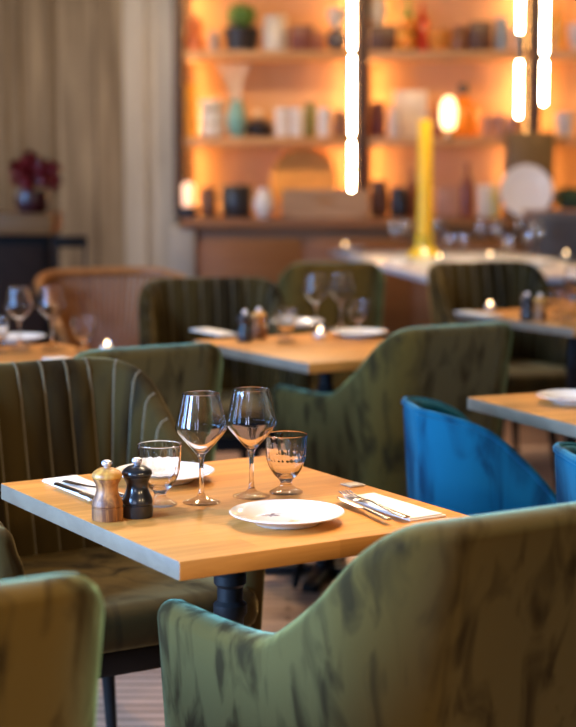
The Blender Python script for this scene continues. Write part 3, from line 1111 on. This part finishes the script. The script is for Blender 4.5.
put('vase', 'small white egg-shaped vase on the bar counter', 'vase', 264, 0, vase_prof(10, 30), M['ceramic'], Y=11.45, group=None)
tr = finish(lathe([(0, 0), (32 * k, 0), (34 * k, 0.012), (32 * k, 0.026), (0, 0.022)], 48), 'serving_board', cm('honeywood', (0.68, 0.30, 0.05)), None)
tr.location = (px0(304, 11.95), 11.95, ZTOP + 0.20)
tr.rotation_euler = (radians(82), 0, 0)
tr.location.z = ZTOP + 0.006 + 34 * k * sin(radians(82))
tag(tr, 'large round honey-coloured wooden board leaning behind the crate', 'board')
cr = thing('wooden_crate', 'plain wooden crate with an oval hand hole on the counter', 'crate', (px0(325, 11.55), 11.55, ZTOP + 0.001), 0)
W, H, D = 84 * k, 27 * k, 0.26
bm = bmesh.new()
# front board with a hand hole
outl = [(-W / 2, 0), (W / 2, 0), (W / 2, H), (-W / 2, H)]
nh = 24
hole = [(0.05 * cos(2 * pi * i / nh) * 1.5, H * 0.62 + 0.018 * sin(2 * pi * i / nh)) for i in range(nh)]
big = []
for i in range(nh):
    a = 2 * pi * i / nh
    dx, dz = cos(a), sin(a)
    t = min((W / 2) / abs(dx) if abs(dx) > 1e-6 else 9, ((H - H * 0.62) if dz > 0 else H * 0.62) / abs(dz) if abs(dz) > 1e-6 else 9)
    big.append((dx * t, H * 0.62 + dz * t))
for y in (-D / 2, -D / 2 + 0.014):
    hv = [bm.verts.new((x, y, z)) for x, z in hole]
    bv = [bm.verts.new((x, y, z)) for x, z in big]
    for i in range(nh):
        j = (i + 1) % nh
        bm.faces.new((hv[i], hv[j], bv[j], bv[i]))
    if y > -D / 2:
        for i in range(nh):
            j = (i + 1) % nh
            bm.faces.new((hv[i], hv[j], prev[0][j], prev[0][i]))
            bm.faces.new((bv[i], bv[j], prev[1][j], prev[1][i]))
    prev = (hv, bv)
finish(bm, 'front_board', M['crate'], cr, False)
finish(bbox((0, D / 2 - 0.007, H / 2), (W, 0.014, H), 0.002), 'back_board', M['crate'], cr)
for sx in (-1, 1):
    finish(bbox((sx * (W / 2 - 0.007), 0, H / 2), (0.014, D - 0.03, H), 0.002), 'side_board', M['crate'], cr)
finish(bbox((0, 0, 0.007), (W - 0.03, D - 0.03, 0.014), 0.002), 'bottom_board', M['crate'], cr)
# counter, middle bay
put('storage_jar', 'dark brown jar on counter right of crate', 'jar', 379, 0, jar_prof(9, 36), cm('darkbox', (0.09, 0.035, 0.015)), Y=11.62)
put('storage_jar', 'black squat jar on the counter left of the yellow candle', 'jar', 399, 0, jar_prof(10, 30), cm('black_pot', (0.02, 0.018, 0.02), 0.3), Y=11.56)
put('bottle', 'brown bottle on the counter just left of yellow candle', 'bottle', 411, 0, bottle_prof(7, 46), cm('redbrown', (0.20, 0.05, 0.025)), Y=11.7)
put_box('box', 'pinkish box on the counter right of the yellow candle', 'box', 446, 0, 22, 30, 0.16, cm('pinkcup', (0.40, 0.20, 0.13)), Y=11.66)
put('bottle', 'tall dark brown bottle right of the pinkish box', 'bottle', 466, 0, bottle_prof(7, 54, 0.4), cm('redbrown', (0.20, 0.05, 0.025)), Y=11.58)
put_box('box', 'pale box between the tall dark bottle and the round white plate', 'box', 484, 0, 16, 32, 0.14, M['cream_ceramic'], Y=11.64)
put('bottle', 'yellowish bottle just left of the round white plate', 'bottle', 494, 0, bottle_prof(6, 36, 0.4), cm('yellowbottle', (0.55, 0.42, 0.14), 0.2), Y=11.50)
put_box('wooden_box', 'tall olive-brown wooden box behind the round white plate', 'box', 527, 0, 46, 84, 0.2, cm('olivebrown', (0.16, 0.09, 0.025)), Y=11.60, group=None)
dpz = finish(plate_bm(26.5 * 11.42 / FPX), 'display_plate', M['ceramic'], None, angle=50)
dpz.rotation_euler = (radians(80), 0, 0)
dpz.location = (px0(525, 11.43), 11.43, ZTOP + 26.5 * 11.42 / FPX * sin(radians(80)) + 0.004)
tag(dpz, 'round white plate propped upright on the counter against the tall wooden box', 'plate')
hp = thing('trailing_plant', 'dark green leafy plant on the counter right of the round white plate', 'plant', (px0(568, 11.6), 11.60, ZTOP + 0.004))
finish(lathe([(0, 0), (9 * k, 0), (11 * k, 14 * k), (10 * k, 14 * k), (0, 11 * k)], 24), 'pot', cm('inkblue', (0.015, 0.025, 0.045), 0.3), hp)
finish(foliage(200, 15 * k, 18 * k, 8, 0.035, 0.6), 'foliage', cm('leaf_dark', (0.02, 0.06, 0.025), 0.5), hp, False)

# grey-brown chest in front of the counter, right
ch = thing('storage_chest', 'grey-brown wooden chest in front of the bar counter at the right edge', 'chest', (px0(575, 10.95), 10.98, 0))
zt = at(560, 212, Y=10.7).z
finish(bbox((0, 0, zt / 2), (0.56, 0.5, zt - 0.08), 0.006), 'body', cm('greybrown', (0.20, 0.13, 0.085), 0.6), ch)
finish(bbox((0, 0, zt - 0.02), (0.60, 0.54, 0.04), 0.006), 'lid', cm('greybrown2', (0.30, 0.20, 0.13), 0.6), ch)
finish(bbox((0, 0, 0.02), (0.52, 0.46, 0.04), 0.004), 'plinth', M['black_wood'], ch)

# ------------------------------------------------------------------ left console with red flowers, chairs beside it
YC = 9.4
cs = thing('console_table', 'tall dark console with a thick brown top at the far left', 'console', (px0(16, YC), YC, 0))
zc = at(20, 214, Y=YC - 0.2).z
finish(bbox((0, 0, zc - 0.055), (0.46, 0.46, 0.11), 0.006), 'top', M['counter'], cs)
finish(bbox((0, 0.02, (zc - 0.11) / 2 - 0.001), (0.42, 0.40, zc - 0.112), 0.004), 'cabinet', M['black_wood'], cs)
finish(bbox((0, -0.186, (zc - 0.11) / 2), (0.36, 0.012, zc - 0.22), 0.004), 'door', cm('verydark', (0.035, 0.015, 0.008), 0.7, Specular_IOR_Level=0.12), cs)
fv = thing('flower_bouquet', 'dark red bouquet in dark vase on the far left console', 'flowers', (px0(34, YC), YC - 0.03, zc + 0.001))
k2 = YC / FPX
finish(lathe([(r * k2, z * k2) for r, z in [(0, 0), (13, 0), (16, 6), (17, 16), (15, 22), (13, 22), (0, 18)]], 28), 'vase', cm('darkred_vase', (0.05, 0.008, 0.010), 0.2), fv)
rnd = random.Random(4)
heads = [(-12, 34, 0), (0, 41, 4), (11, 33, -4), (21, 30, 2), (-3, 29, -9), (8, 46, 5), (-14, 44, 6), (20, 43, 3), (-2, 53, 2)]
for x, z, y in heads:
    R = 9.0 * k2
    bm = bmesh.new()
    for i in range(60):
        d = Vector((rnd.gauss(0, 1), rnd.gauss(0, 1), rnd.gauss(0, 1))).normalized()
        q = d.cross(Vector((rnd.random() - .5, rnd.random() - .5, rnd.random() - .5))).normalized()
        s_ = d.cross(q)
        c = d * R * rnd.uniform(0.5, 0.95)
        l = R * 0.5
        vs = [c - q * l, c + s_ * l * 0.7 + d * l * .2, c + q * l + d * l * .25, c - s_ * l * 0.7 + d * l * .2]
        bm.faces.new([bm.verts.new(v) for v in vs])
    o = finish(bm, 'flower_head', cm('deepred', (0.20, 0.008, 0.008), 0.35), fv, False)
    o.location = (x * k2, y * k2, z * k2)

bs = thing('metal_bar_stool', 'slim black metal stool with low back beside the console', 'stool', (px0(72, 8.8), 8.8, 0), radians(12))
zs = at(70, 236, Y=8.9).z
finish(lathe([(0, 0.62), (0.15, 0.62), (0.16, 0.635), (0.15, 0.65), (0, 0.65)], 28), 'seat', M['iron'], bs)
for sx in (-1, 1):
    for sy in (-1, 1):
        bm = bmesh.new()
        tube(bm, [(sx * 0.10, sy * 0.10, 0.625), (sx * 0.16, sy * 0.16, 0.0)], 0.012, 8)
        finish(bm, 'leg', M['iron'], bs)
    bm = bmesh.new()
    tube(bm, [(sx * 0.11, 0.12, 0.64), (sx * 0.13, 0.17, zs - 0.02)], 0.014, 8)
    finish(bm, 'back_post', M['iron'], bs)
finish(bbox((0, 0.17, zs - 0.03), (0.29, 0.02, 0.06), 0.006), 'back_rail', M['iron'], bs)

# rattan armchair
ra = thing('rattan_armchair', 'curved brown rattan armchair with upright slats by the grey panelled wall', 'chair', (px0(120, 7.3), 7.25, 0), radians(180 + 24))
zr = 0.84
bm = bmesh.new()
bs.scale = (0.62, 0.62, 1.0)
rp, T = u_path(0.33, 0.26, 0.28, 0.24, 0.03)
def rh(y): return interp(y, [(-0.28, zr), (-0.1, zr - 0.03), (0.1, zr - 0.12), (0.26, zr - 0.2)])
tube(bm, [(x, y, rh(y)) for x, y, *_ in rp], 0.022, 10)
finish(bm, 'top_rail', M['rattan'], ra)
for sx in (-1, 1):
    bm = bmesh.new()
    tube(bm, [(sx * 0.328, 0.25, rh(0.25)), (sx * 0.27, 0.24, 0.53), (sx * 0.20, 0.20, 0.40)], 0.016, 8)
    finish(bm, 'arm_post', M['rattan'], ra)
bm = bmesh.new()
sel = [q for q in rp if q[1] < -0.06]
for (x, y, nx, ny, s) in sel:
    tube(bm, [(x, y, rh(y)), (x * 0.78, y * 0.90, 0.62), (x * 0.50, y * 0.78, 0.43)], 0.010, 6)
finish(bm, 'backrest_slats', M['rattan'], ra)
finish(cushion(0.25, 0.25, 0.22, 0.16, 0.40, 0.45, 0.015), 'seat', M['rattan'], ra)
for x in (-0.2, 0.2):
    for y in (-0.16, 0.2):
        finish(leg_bm(x, y, 0.41, 0.05, 0.018, 0.013), 'leg', M['rattan'], ra)

# ------------------------------------------------------------------ tables and chairs
GT = 'square oak tables'
GC = 'olive velvet tub chairs'
GK = 'olive channel-back chairs'
C1 = Vector((-0.103, 2.982, 0))
t1 = make_table('oak pedestal table in sharp focus, laid with two wine glasses and two mills', C1, PHI, 0.575, 0.722, M['oak'], GT)
t2 = dup(t1, (0.120, 5.425, 0), PHI, 'oak table in the middle of the room behind the dark green tub chair', GT)
t3 = dup(t1, (1.075, 6.42, 0), PHI - radians(2), 'oak table near the right edge below the far channel-back chair', GT)
t5 = dup(t1, (-0.80, 5.06, 0), PHI, 'oak table at the left edge in front of the rattan armchair', GT)
P4 = radians(24)
a4, b4 = ax(P4)
l4 = at(467, 397, z=TH)
c4 = l4 + a4 * 0.36 - b4 * 0.62
t4 = make_table('longer oak table at the right edge beside the blue chairs', (c4.x, c4.y, 0), P4, 0.72, 1.24, M['oak'], None)

tub = make_tub('large olive velvet tub chair in the right foreground, seen from behind', from_corner(388, 534, PHI), PHI, GC)
dup(tub, from_corner(113, 574, PHI, left=False), PHI, 'olive velvet tub chair cut off by the bottom left corner', GC)
dup(tub, from_corner(392, 332, PHI), PHI, 'dark green tub chair in the centre, behind the blue chair', GC)
dup(tub, from_corner(70, 355, PHI), PHI, 'olive tub chair behind the ribbed channel-back chair at left', GC)
dup(tub, (0.17, 8.05, 0), radians(8), 'light olive tub chair in front of the white table with the yellow candle', GC)

tuf = make_tuft('olive chair with ribbed channel back facing the camera behind the sharp oak table', (-0.425, 3.53, 0), pi + PHI, GK)
dup(tuf, (-0.25, 6.09, 0), pi + PHI - radians(22), 'dark channel-back chair behind the middle oak table', GK)
dup(tuf, (0.90, 7.05, 0), pi + PHI - radians(14), 'dark green channel-back chair behind the oak table at right', GK)

PB = radians(-82)
bl = make_blue('whole blue velvet chair between the sharp table and right table', (0.54, 4.0, 0), PB, 'blue velvet shell chairs')
dup(bl, (0.800, 3.345, 0), PB, 'blue velvet chair cut off by the right edge of the photo', 'blue velvet shell chairs')

# ------------------------------------------------------------------ the sharp table's setting
GW, GT2, GM, GP, GN = 'long-stemmed wine glasses', 'footed water glasses', 'salt and pepper mills', 'white plates', 'white napkins'
w1 = make_wine('left wine glass of the pair on the sharp table', on(201.5, 503), 0, GW, M['glass'])
dup(w1, on(251.5, 497), 0, 'right wine glass of the pair on the sharp table', GW)
k1 = make_tumbler('footed water glass right of the wine glasses on the sharp table', on(286, 493), 0.1, GT2, M['tumbler'])
dup(k1, on(160, 505), 0.3, 'footed water glass next to the black pepper mill on the sharp table', GT2)
sm = make_mill('wood', 'striped wooden salt mill standing on the sharp table', on(107.5, 519.5), GM)
pm = make_mill('black', 'black pepper mill next to the striped wooden mill on the sharp table', on(137.5, 516.5), GM)
p1 = make_plate('white plate with small painted sprigs at the near side of the sharp table', on(287, 523), 0.096, GP,
                ((-0.028, 0.035, 'sprig', 0.019), (0.070, 0.012, 'sprig2', 0.013), (-0.035, -0.04, 'sprig2', 0.012), (0.01, -0.012, 'sprig2', 0.010)))
p2 = make_plate('white plate behind the water glass at the far side of the sharp table', on(164, 481), 0.0955, GP, ((0.028, -0.03, 'sprig', 0.013), (0.06, 0.0, 'sprig2', 0.010)))

fz = TH + 0.0072
na = at(392, 508, z=TH)
nap = make_napkin('white napkin with fork and knife right of the near plate', (na.x, na.y, TH), PHI - pi / 2, 0.215, 0.075, GN)
tip, ang = at(330, 490.5, z=fz), None
e1 = at(407, 518.5, z=fz)
d = (tip - e1)
f1 = make_fork('fork lying on the napkin right of the near plate', (e1.x, e1.y, fz - 0.0008), math.atan2(d.y, d.x), None)
e2 = at(389, 521, z=fz)
d2 = at(345, 501, z=fz) - e2
f1.scale = (1.1, 1.1, 1.1)
kn = make_knife('table knife lying on the napkin right of the near plate', (e2.x, e2.y, fz - 0.0008), math.atan2(d2.y, d2.x), None)
nb = at(84, 489, z=TH)
nap2 = dup(nap, (nb.x, nb.y, TH), PHI - pi / 2, 'white napkin with cutlery at the left end of the sharp table behind the mills', GN)
e3 = at(65, 482, z=fz)
dup(f1, (e3.x, e3.y, fz - 0.0008), PHI - pi / 2 + radians(7), 'fork on the napkin at left behind the wooden mill')
e4 = at(56, 485, z=fz)
dup(kn, (e4.x, e4.y, fz - 0.0008), PHI - pi / 2 + radians(3), 'table knife on the napkin at left behind the wooden mill')
tg = at(353, 485.5, z=TH)
tagc = thing('table_tag', 'small beige square tag on the sharp table behind the fork', 'tag', (tg.x, tg.y, TH + 0.0006), PHI)
finish(bbox((0, 0, 0.0012), (0.034, 0.034, 0.0024), 0.0006), 'card', M['tag'], tagc)
bm = bmesh.new()
for sx, sy, lx, ly in ((0, 0.013, 0.028, 0.0015), (0, -0.013, 0.028, 0.0015), (0.013, 0, 0.0015, 0.028), (-0.013, 0, 0.0015, 0.028)):
    box(bm, (sx, sy, 0.0026), (lx, ly, 0.0005))
finish(bm, 'printed_frame', M['tag_print'], tagc, False)

# ------------------------------------------------------------------ settings on the other tables


def cp(o, px, py, label, rz=0.0, group=None, mat=None):
    c = dup(o, on(px, py), rz, label, group)
    if mat:
        c.data = thinmesh[mat]
    return c


thinmesh = {}
for nme, o in (('wine', w1), ('water', k1)):
    me = o.data.copy()
    for i in range(len(me.materials)):
        me.materials[i] = M['goblet']
    thinmesh[nme] = me
# middle table
cp(w1, 316, 330, 'left wine glass of the pair on the middle table', 0, GW)
cp(w1, 341, 328, 'right wine glass of the pair on the middle table', 0, GW)
cp(k1, 286, 341, 'water glass at the left on the middle table, right of the mills', 0, GT2)
cp(k1, 358, 331, 'water glass at the right on the middle table', 0, GT2)
cp(pm, 245, 341, 'black pepper mill on the middle table', 0, GM)
cp(sm, 259, 338, 'wooden salt mill on the middle table', 0, GM)
cp(p1, 359, 337, 'plate on the near right side of the middle table', 0, GP)
cp(p2, 297, 326.5, 'plate on the far side of the middle table behind water glass', 0, GP)
cp(nap, 214, 333, 'white napkin on the left end of the middle table', PHI - pi / 2, GN)


def tealight(px, py, label, z=TH):
    t = thing('tealight', label, 'tealight', on(px, py, z), 0, 'lit tealights')
    finish(lathe([(0, 0), (0.024, 0), (0.027, 0.004), (0.029, 0.045), (0.027, 0.045), (0.025, 0.006), (0, 0.006)], 24), 'holder', M['thin'], t)
    finish(lathe([(0, 0.0065), (0.019, 0.0065), (0.019, 0.022), (0, 0.022)], 20), 'wax', M['linen'], t)
    finish(lathe([(r, z) for r, z in smoothprof([(0, 0.023), (0.0045, 0.027), (0.004, 0.033), (0, 0.041)], 3)], 10), 'flame', M['bead'], t)
    return t


tl = tealight(320, 339, 'lit tealight on the middle table between water glass and plate')
dup(tl, on(262, 331), 0, 'lit tealight behind the mills on the middle table')
# left table
cp(w1, 20, 349, 'left wine glass of the pair on left table', 0, GW)
cp(w1, 52, 348, 'right wine glass of the pair on left table', 0, GW)
cp(k1, 84, 351, 'water glass right of the wine glasses on the left table', 0, GT2)
cp(k1, -3, 352, 'water glass cut off by left edge of the photo', 0, GT2)
cp(p1, 17, 342, 'plate behind the left wine glass on the left table', 0, GP)
cp(nap, 68, 363, 'white napkin on the near side of the left table', PHI - pi / 2, GN)
dup(tl, on(107, 353), 0, 'lit tealight on the left table next to the water glass')
# right table at the back
cp(nap, 478, 315, 'white napkin on the left end of the oak table at right', PHI - pi / 2, GN)
cp(pm, 527, 320, 'black pepper mill on the oak table at right', 0, GM)
cp(sm, 540, 321, 'wooden salt mill on the oak table at right', 0, GM)
cp(k1, 557, 320, 'water glass beside the mills on the oak table at right', 0, GT2)
cp(w1, 575, 316, 'wine glass cut off by right edge of the photo on the far right table', 0, GW)
cp(k1, 568, 324, 'water glass at the right edge, in front of the wine glass', 0.3, GT2)
dup(tl, on(490, 311), 0, 'lit tealight on the left end of the oak table at right')
# long right table
cp(p1, 575, 403, 'plate at the right edge on the longer oak table', 0, GP)

# ------------------------------------------------------------------ white table with the yellow candle
P7 = radians(10)
a7, b7 = ax(P7)
n7 = at(433, 279, z=TH)
s7 = Vector((1.1, 2.55, 0))
c7 = n7 + a7 * s7.x / 2 + b7 * s7.y / 2
t7 = make_table('large white-topped table at the back carrying the yellow candle', (c7.x, c7.y, 0), P7, s7.x, s7.y, M['marble'], None)
k3 = 9.9 / FPX
yc = thing('pillar_candle', 'tall yellow candle on flared yellow holder on the white table', 'candle', on(424, 257))
ky = yc.location.y / FPX
finish(lathe([(0, 0), (17 * ky, 0), (17 * ky, 2 * ky), (10 * ky, 9 * ky), (8.5 * ky, 20 * ky), (9.5 * ky, 22 * ky), (0, 22 * ky)], 28), 'holder', cm('yellow_glaze', (0.70, 0.44, 0.015), 0.3), yc)
finish(lathe([(0, 22 * ky), (7.6 * ky, 22 * ky), (6.8 * ky, 133 * ky), (5 * ky, 136 * ky), (0, 136 * ky)], 24), 'wax', M['wax'], yc)
bm = bmesh.new()
tube(bm, [(0, 0, 135 * ky), (0.004, 0, 141 * ky)], 0.004, 6)
finish(bm, 'wick', M['mill_black'], yc)
g7 = [('w', 396, 252, 'wine glass just left of the yellow candle'), ('w', 406, 250, 'wine glass touching the left side of the yellow candle'),
      ('k', 448, 252, 'water glass right of the yellow candle'), ('w', 440, 250, 'wine glass right behind the yellow candle'),
      ('w', 482, 251, 'leftmost wine glass in the cluster under the round white plate'), ('w', 498, 252, 'second wine glass from the left under the round white plate'),
      ('k', 508, 255, 'water glass at the front of the cluster under the round white plate'), ('w', 521, 248, 'third wine glass from the left, under the round white plate'),
      ('k', 527, 252, 'rightmost water glass in the cluster under the round white plate'), ('k', 463, 252, 'water glass between the candle and the glass cluster'),
      ('w', 537, 254, 'rightmost wine glass on the white table')]
for kind, px, py, lb in g7:
    o = cp(w1 if kind == 'w' else k1, px, py, lb, 0, GW if kind == 'w' else GT2, 'wine' if kind == 'w' else 'water')
cp(p1, 352, 250.5, 'plate at the left tip of the white table', 0, GP)
cp(p1, 398, 264, 'plate on the white table in front of the yellow candle', 0, GP)
cp(p1, 466, 264, 'plate on the white table right of the yellow candle', 0, GP)
cp(p1, 540, 264, 'plate on the white table at right', 0, GP)
cp(nap, 500, 267, 'white napkin on the near side of the white table', P7, GN)
dup(tl, on(439, 261), 0, 'lit tealight right of the yellow candle holder')
dup(tl, on(490, 259), 0, 'lit tealight under the glass cluster on the white table')
dup(tl, on(566, 258), 0, 'lit tealight at the right end of the white table')
dup(tl, on(345, 249), 0, 'lit tealight at the left tip of the white table')

# ------------------------------------------------------------------ tube lamps


def tube_lamp(label, px, Y, segs, r_px):
    """segs: list of (y_top, y_bottom) in the photograph, hung on one cord"""
    p = at(px, segs[-1][1], Y=Y)
    t = thing('tube_pendant_lamp', label, 'lamp', (p.x, p.y, p.z), 0, 'hanging tube lamps')
    k = Y / FPX
    r = r_px * k
    ztop = 0
    for (y0, y1) in segs[::-1]:
        z0 = at(px, y1, Y=Y).z - p.z
        z1 = at(px, y0, Y=Y).z - p.z
        prof = [(0, z0)] + [(r * sin(a), z0 + r - r * cos(a)) for a in (pi / 8, pi / 4, 3 * pi / 8, pi / 2)] + [(r * cos(a), z1 - r + r * sin(a)) for a in (0, pi / 8, pi / 4, 3 * pi / 8)] + [(0, z1)]
        finish(lathe(prof, 24), 'glass_tube', M['tube'], t)
        if ztop:
            finish(lathe([(0, ztop - 0.004), (r * 0.3, ztop - 0.004), (r * 0.3, z0 + 0.004), (0, z0 + 0.004)], 16), 'connector', M['iron'], t)
        ztop = z1
    finish(lathe([(0, ztop - 0.012), (r * 1.02, ztop - 0.012), (r * 1.02, ztop + 0.03), (0, ztop + 0.03)], 20), 'cap', M['iron'], t)
    bm = bmesh.new()
    tube(bm, [(0, 0, ztop + 0.02), (0, 0, ZC - p.z - 0.02)], 0.004, 6)
    finish(bm, 'cord', M['iron'], t)
    finish(lathe([(0, ZC - p.z - 0.025), (0.03, ZC - p.z - 0.025), (0.03, ZC - p.z), (0, ZC - p.z)], 24), 'ceiling_rose', M['iron'], t)
    return t


tube_lamp('long glowing tube lamp left of centre, hanging above the middle table', 351.5, 4.5, [(-110, 52), (53.5, 137.5), (139, 193)], 4.5)
tube_lamp('glowing tube lamp with a gap between two tubes, left of the close pair at right', 518.5, 4.5, [(-80, 35), (59, 120)], 4.6)
tube_lamp('glowing tube lamp closest to the right edge', 543.5, 4.5, [(-80, 57), (58.5, 107)], 4.9)

# ceiling
bm = bmesh.new()
box(bm, (0.6, 6.0, ZC + 0.05), (8.4, 14.0, 0.1))
struct('ceiling', bm, plain('ceiling_paint', (0.12, 0.095, 0.075), 0.9))


# ------------------------------------------------------------------ light
def area(name, loc, target, sx, sy, power, col, spread=pi):
    l = bpy.data.lights.new(name, 'AREA')
    l.shape = 'RECTANGLE'
    l.size, l.size_y = sx, sy
    l.energy = power
    l.color = col
    l.spread = spread
    o = bpy.data.objects.new(name, l)
    COL.objects.link(o)
    o.location = loc
    o.rotation_euler = (Vector(target) - Vector(loc)).to_track_quat('-Z', 'Y').to_euler()
    return o


def spot(name, loc, target, power, col, size=70, rad=0.06):
    l = bpy.data.lights.new(name, 'SPOT')
    l.energy = power
    l.color = col
    l.spot_size = radians(size)
    l.spot_blend = 0.6
    l.shadow_soft_size = rad
    o = bpy.data.objects.new(name, l)
    COL.objects.link(o)
    o.location = loc
    o.rotation_euler = (Vector(target) - Vector(loc)).to_track_quat('-Z', 'Y').to_euler()
    return o


COOL = (0.27, 0.52, 1.0)
WARM = (1.0, 0.76, 0.50)
# daylight through tall windows on the left
for y, e, ty in ((0.4, 190, 1.9), (1.1, 190, 2.5), (2.5, 70, 3.6), (3.2, 36, 4.3), (5.2, 42, 6.0), (7.4, 32, 9.9)):
    area('window_light', (-3.4, y, 1.65), (0, ty, 0.9), 0.40 if y < 5 else 0.18, 1.7, e * 0.52, COOL, radians(110 if y < 7 else 80))
area('window_light', (-3.4, 9.9, 2.0), (-1.2, 12.1, 1.4), 1.0, 1.4, 26, (0.9, 0.95, 1.0))
# windows behind the photographer, seen as highlights in the glasses
for x in (-2.3, -1.2):
    area('window_light', (x, -2.2, 1.75), (x * 0.3, 3.0, 0.8), 0.35, 1.3, 20, (0.66, 0.72, 1.0))
# warm downlights in the ceiling above the tables
for x, y, tx, ty, e in ((-0.62, 4.55, -0.15, 3.0, 190), (0.42, 4.35, 0.0, 2.95, 190), (-0.1, 6.9, 0.1, 5.45, 270), (0.9, 6.7, 0.2, 5.4, 90), (1.0, 7.9, 1.05, 6.4, 240),
                        (-1.0, 6.5, -0.85, 5.1, 220), (0.9, 5.2, 0.95, 3.9, 200), (0.95, 9.9, 0.95, 9.5, 300), (-0.3, 8.7, -0.25, 6.2, 120)):
    spot('ceiling_spot', (x, y, ZC - 0.02), (tx, ty, 0.75), e, WARM, 36 if y < 8 else 60)
for x, y, e in ((-0.78, 1.95, 300), (0.55, 2.6, 230)):
    spot('ceiling_spot', (x, y, ZC - 0.02), (x, y + 0.01, 0), e, WARM, 36)
spot('ceiling_spot', (0.5, 2.35, ZC - 0.02), (-0.5, 3.75, 0.7), 150, WARM, 30)
# unseen warm spots added behind the camera to fill the chair backs
spot('added_back_fill', (2.6, 0.3, 2.3), (0.4, 2.7, 0.6), 130, (1.0, 0.72, 0.40), 80, 0.12)
spot('added_back_fill', (1.2, -0.4, 2.4), (-0.5, 1.95, 0.75), 210, (1.0, 0.72, 0.40), 30, 0.12)
spot('ceiling_spot', (0.35, 6.5, ZC - 0.02), (0.3, 7.8, 0.7), 190, WARM, 36)  # added warm spot to brighten the light olive chair's back
for x, y, tx, tz, e in ((-1.7, 10.0, -1.5, 1.6, 215), (-0.7, 10.0, -0.95, 1.5, 115), (-0.1, 9.8, -0.1, 1.4, 150), (1.1, 9.8, 1.1, 1.4, 150), (2.2, 9.8, 2.2, 1.4, 120), (-0.9, 6.2, -0.75, 0.5, 130)):  # unseen warm spots added to brighten shelves, boards and rattan chair
    spot('added_wall_fill', (x, y, ZC - 0.02), (tx, 12.0 if y > 9 else 7.3, tz), e * 0.7, (1.0, 0.62, 0.30) if x > -0.5 else (1.0, 0.72, 0.45), 62)
for i, (x, y, z, h, sg) in enumerate(LEDL):
    area('shelf_led', (x, y, z), (x + sg, y - 0.25, z), 0.02, h, 6.2 * h, (1.0, 0.52, 0.17))

w = bpy.data.worlds.new('room_air')
S.world = w
w.use_nodes = True
w.node_tree.nodes['Background'].inputs[0].default_value = (0.9, 0.75, 0.6, 1)
w.node_tree.nodes['Background'].inputs[1].default_value = 0.02

S.view_settings.view_transform = 'Standard'
S.view_settings.look = 'None'
S.view_settings.exposure = 0.35
S.view_settings.gamma = 1.0
S.view_settings.use_curve_mapping = False
S.cycles.max_bounces = 14
S.cycles.transmission_bounces = 12
S.cycles.transparent_max_bounces = 24
S.cycles.sample_clamp_indirect = 4.0
S.cycles.use_denoising = True
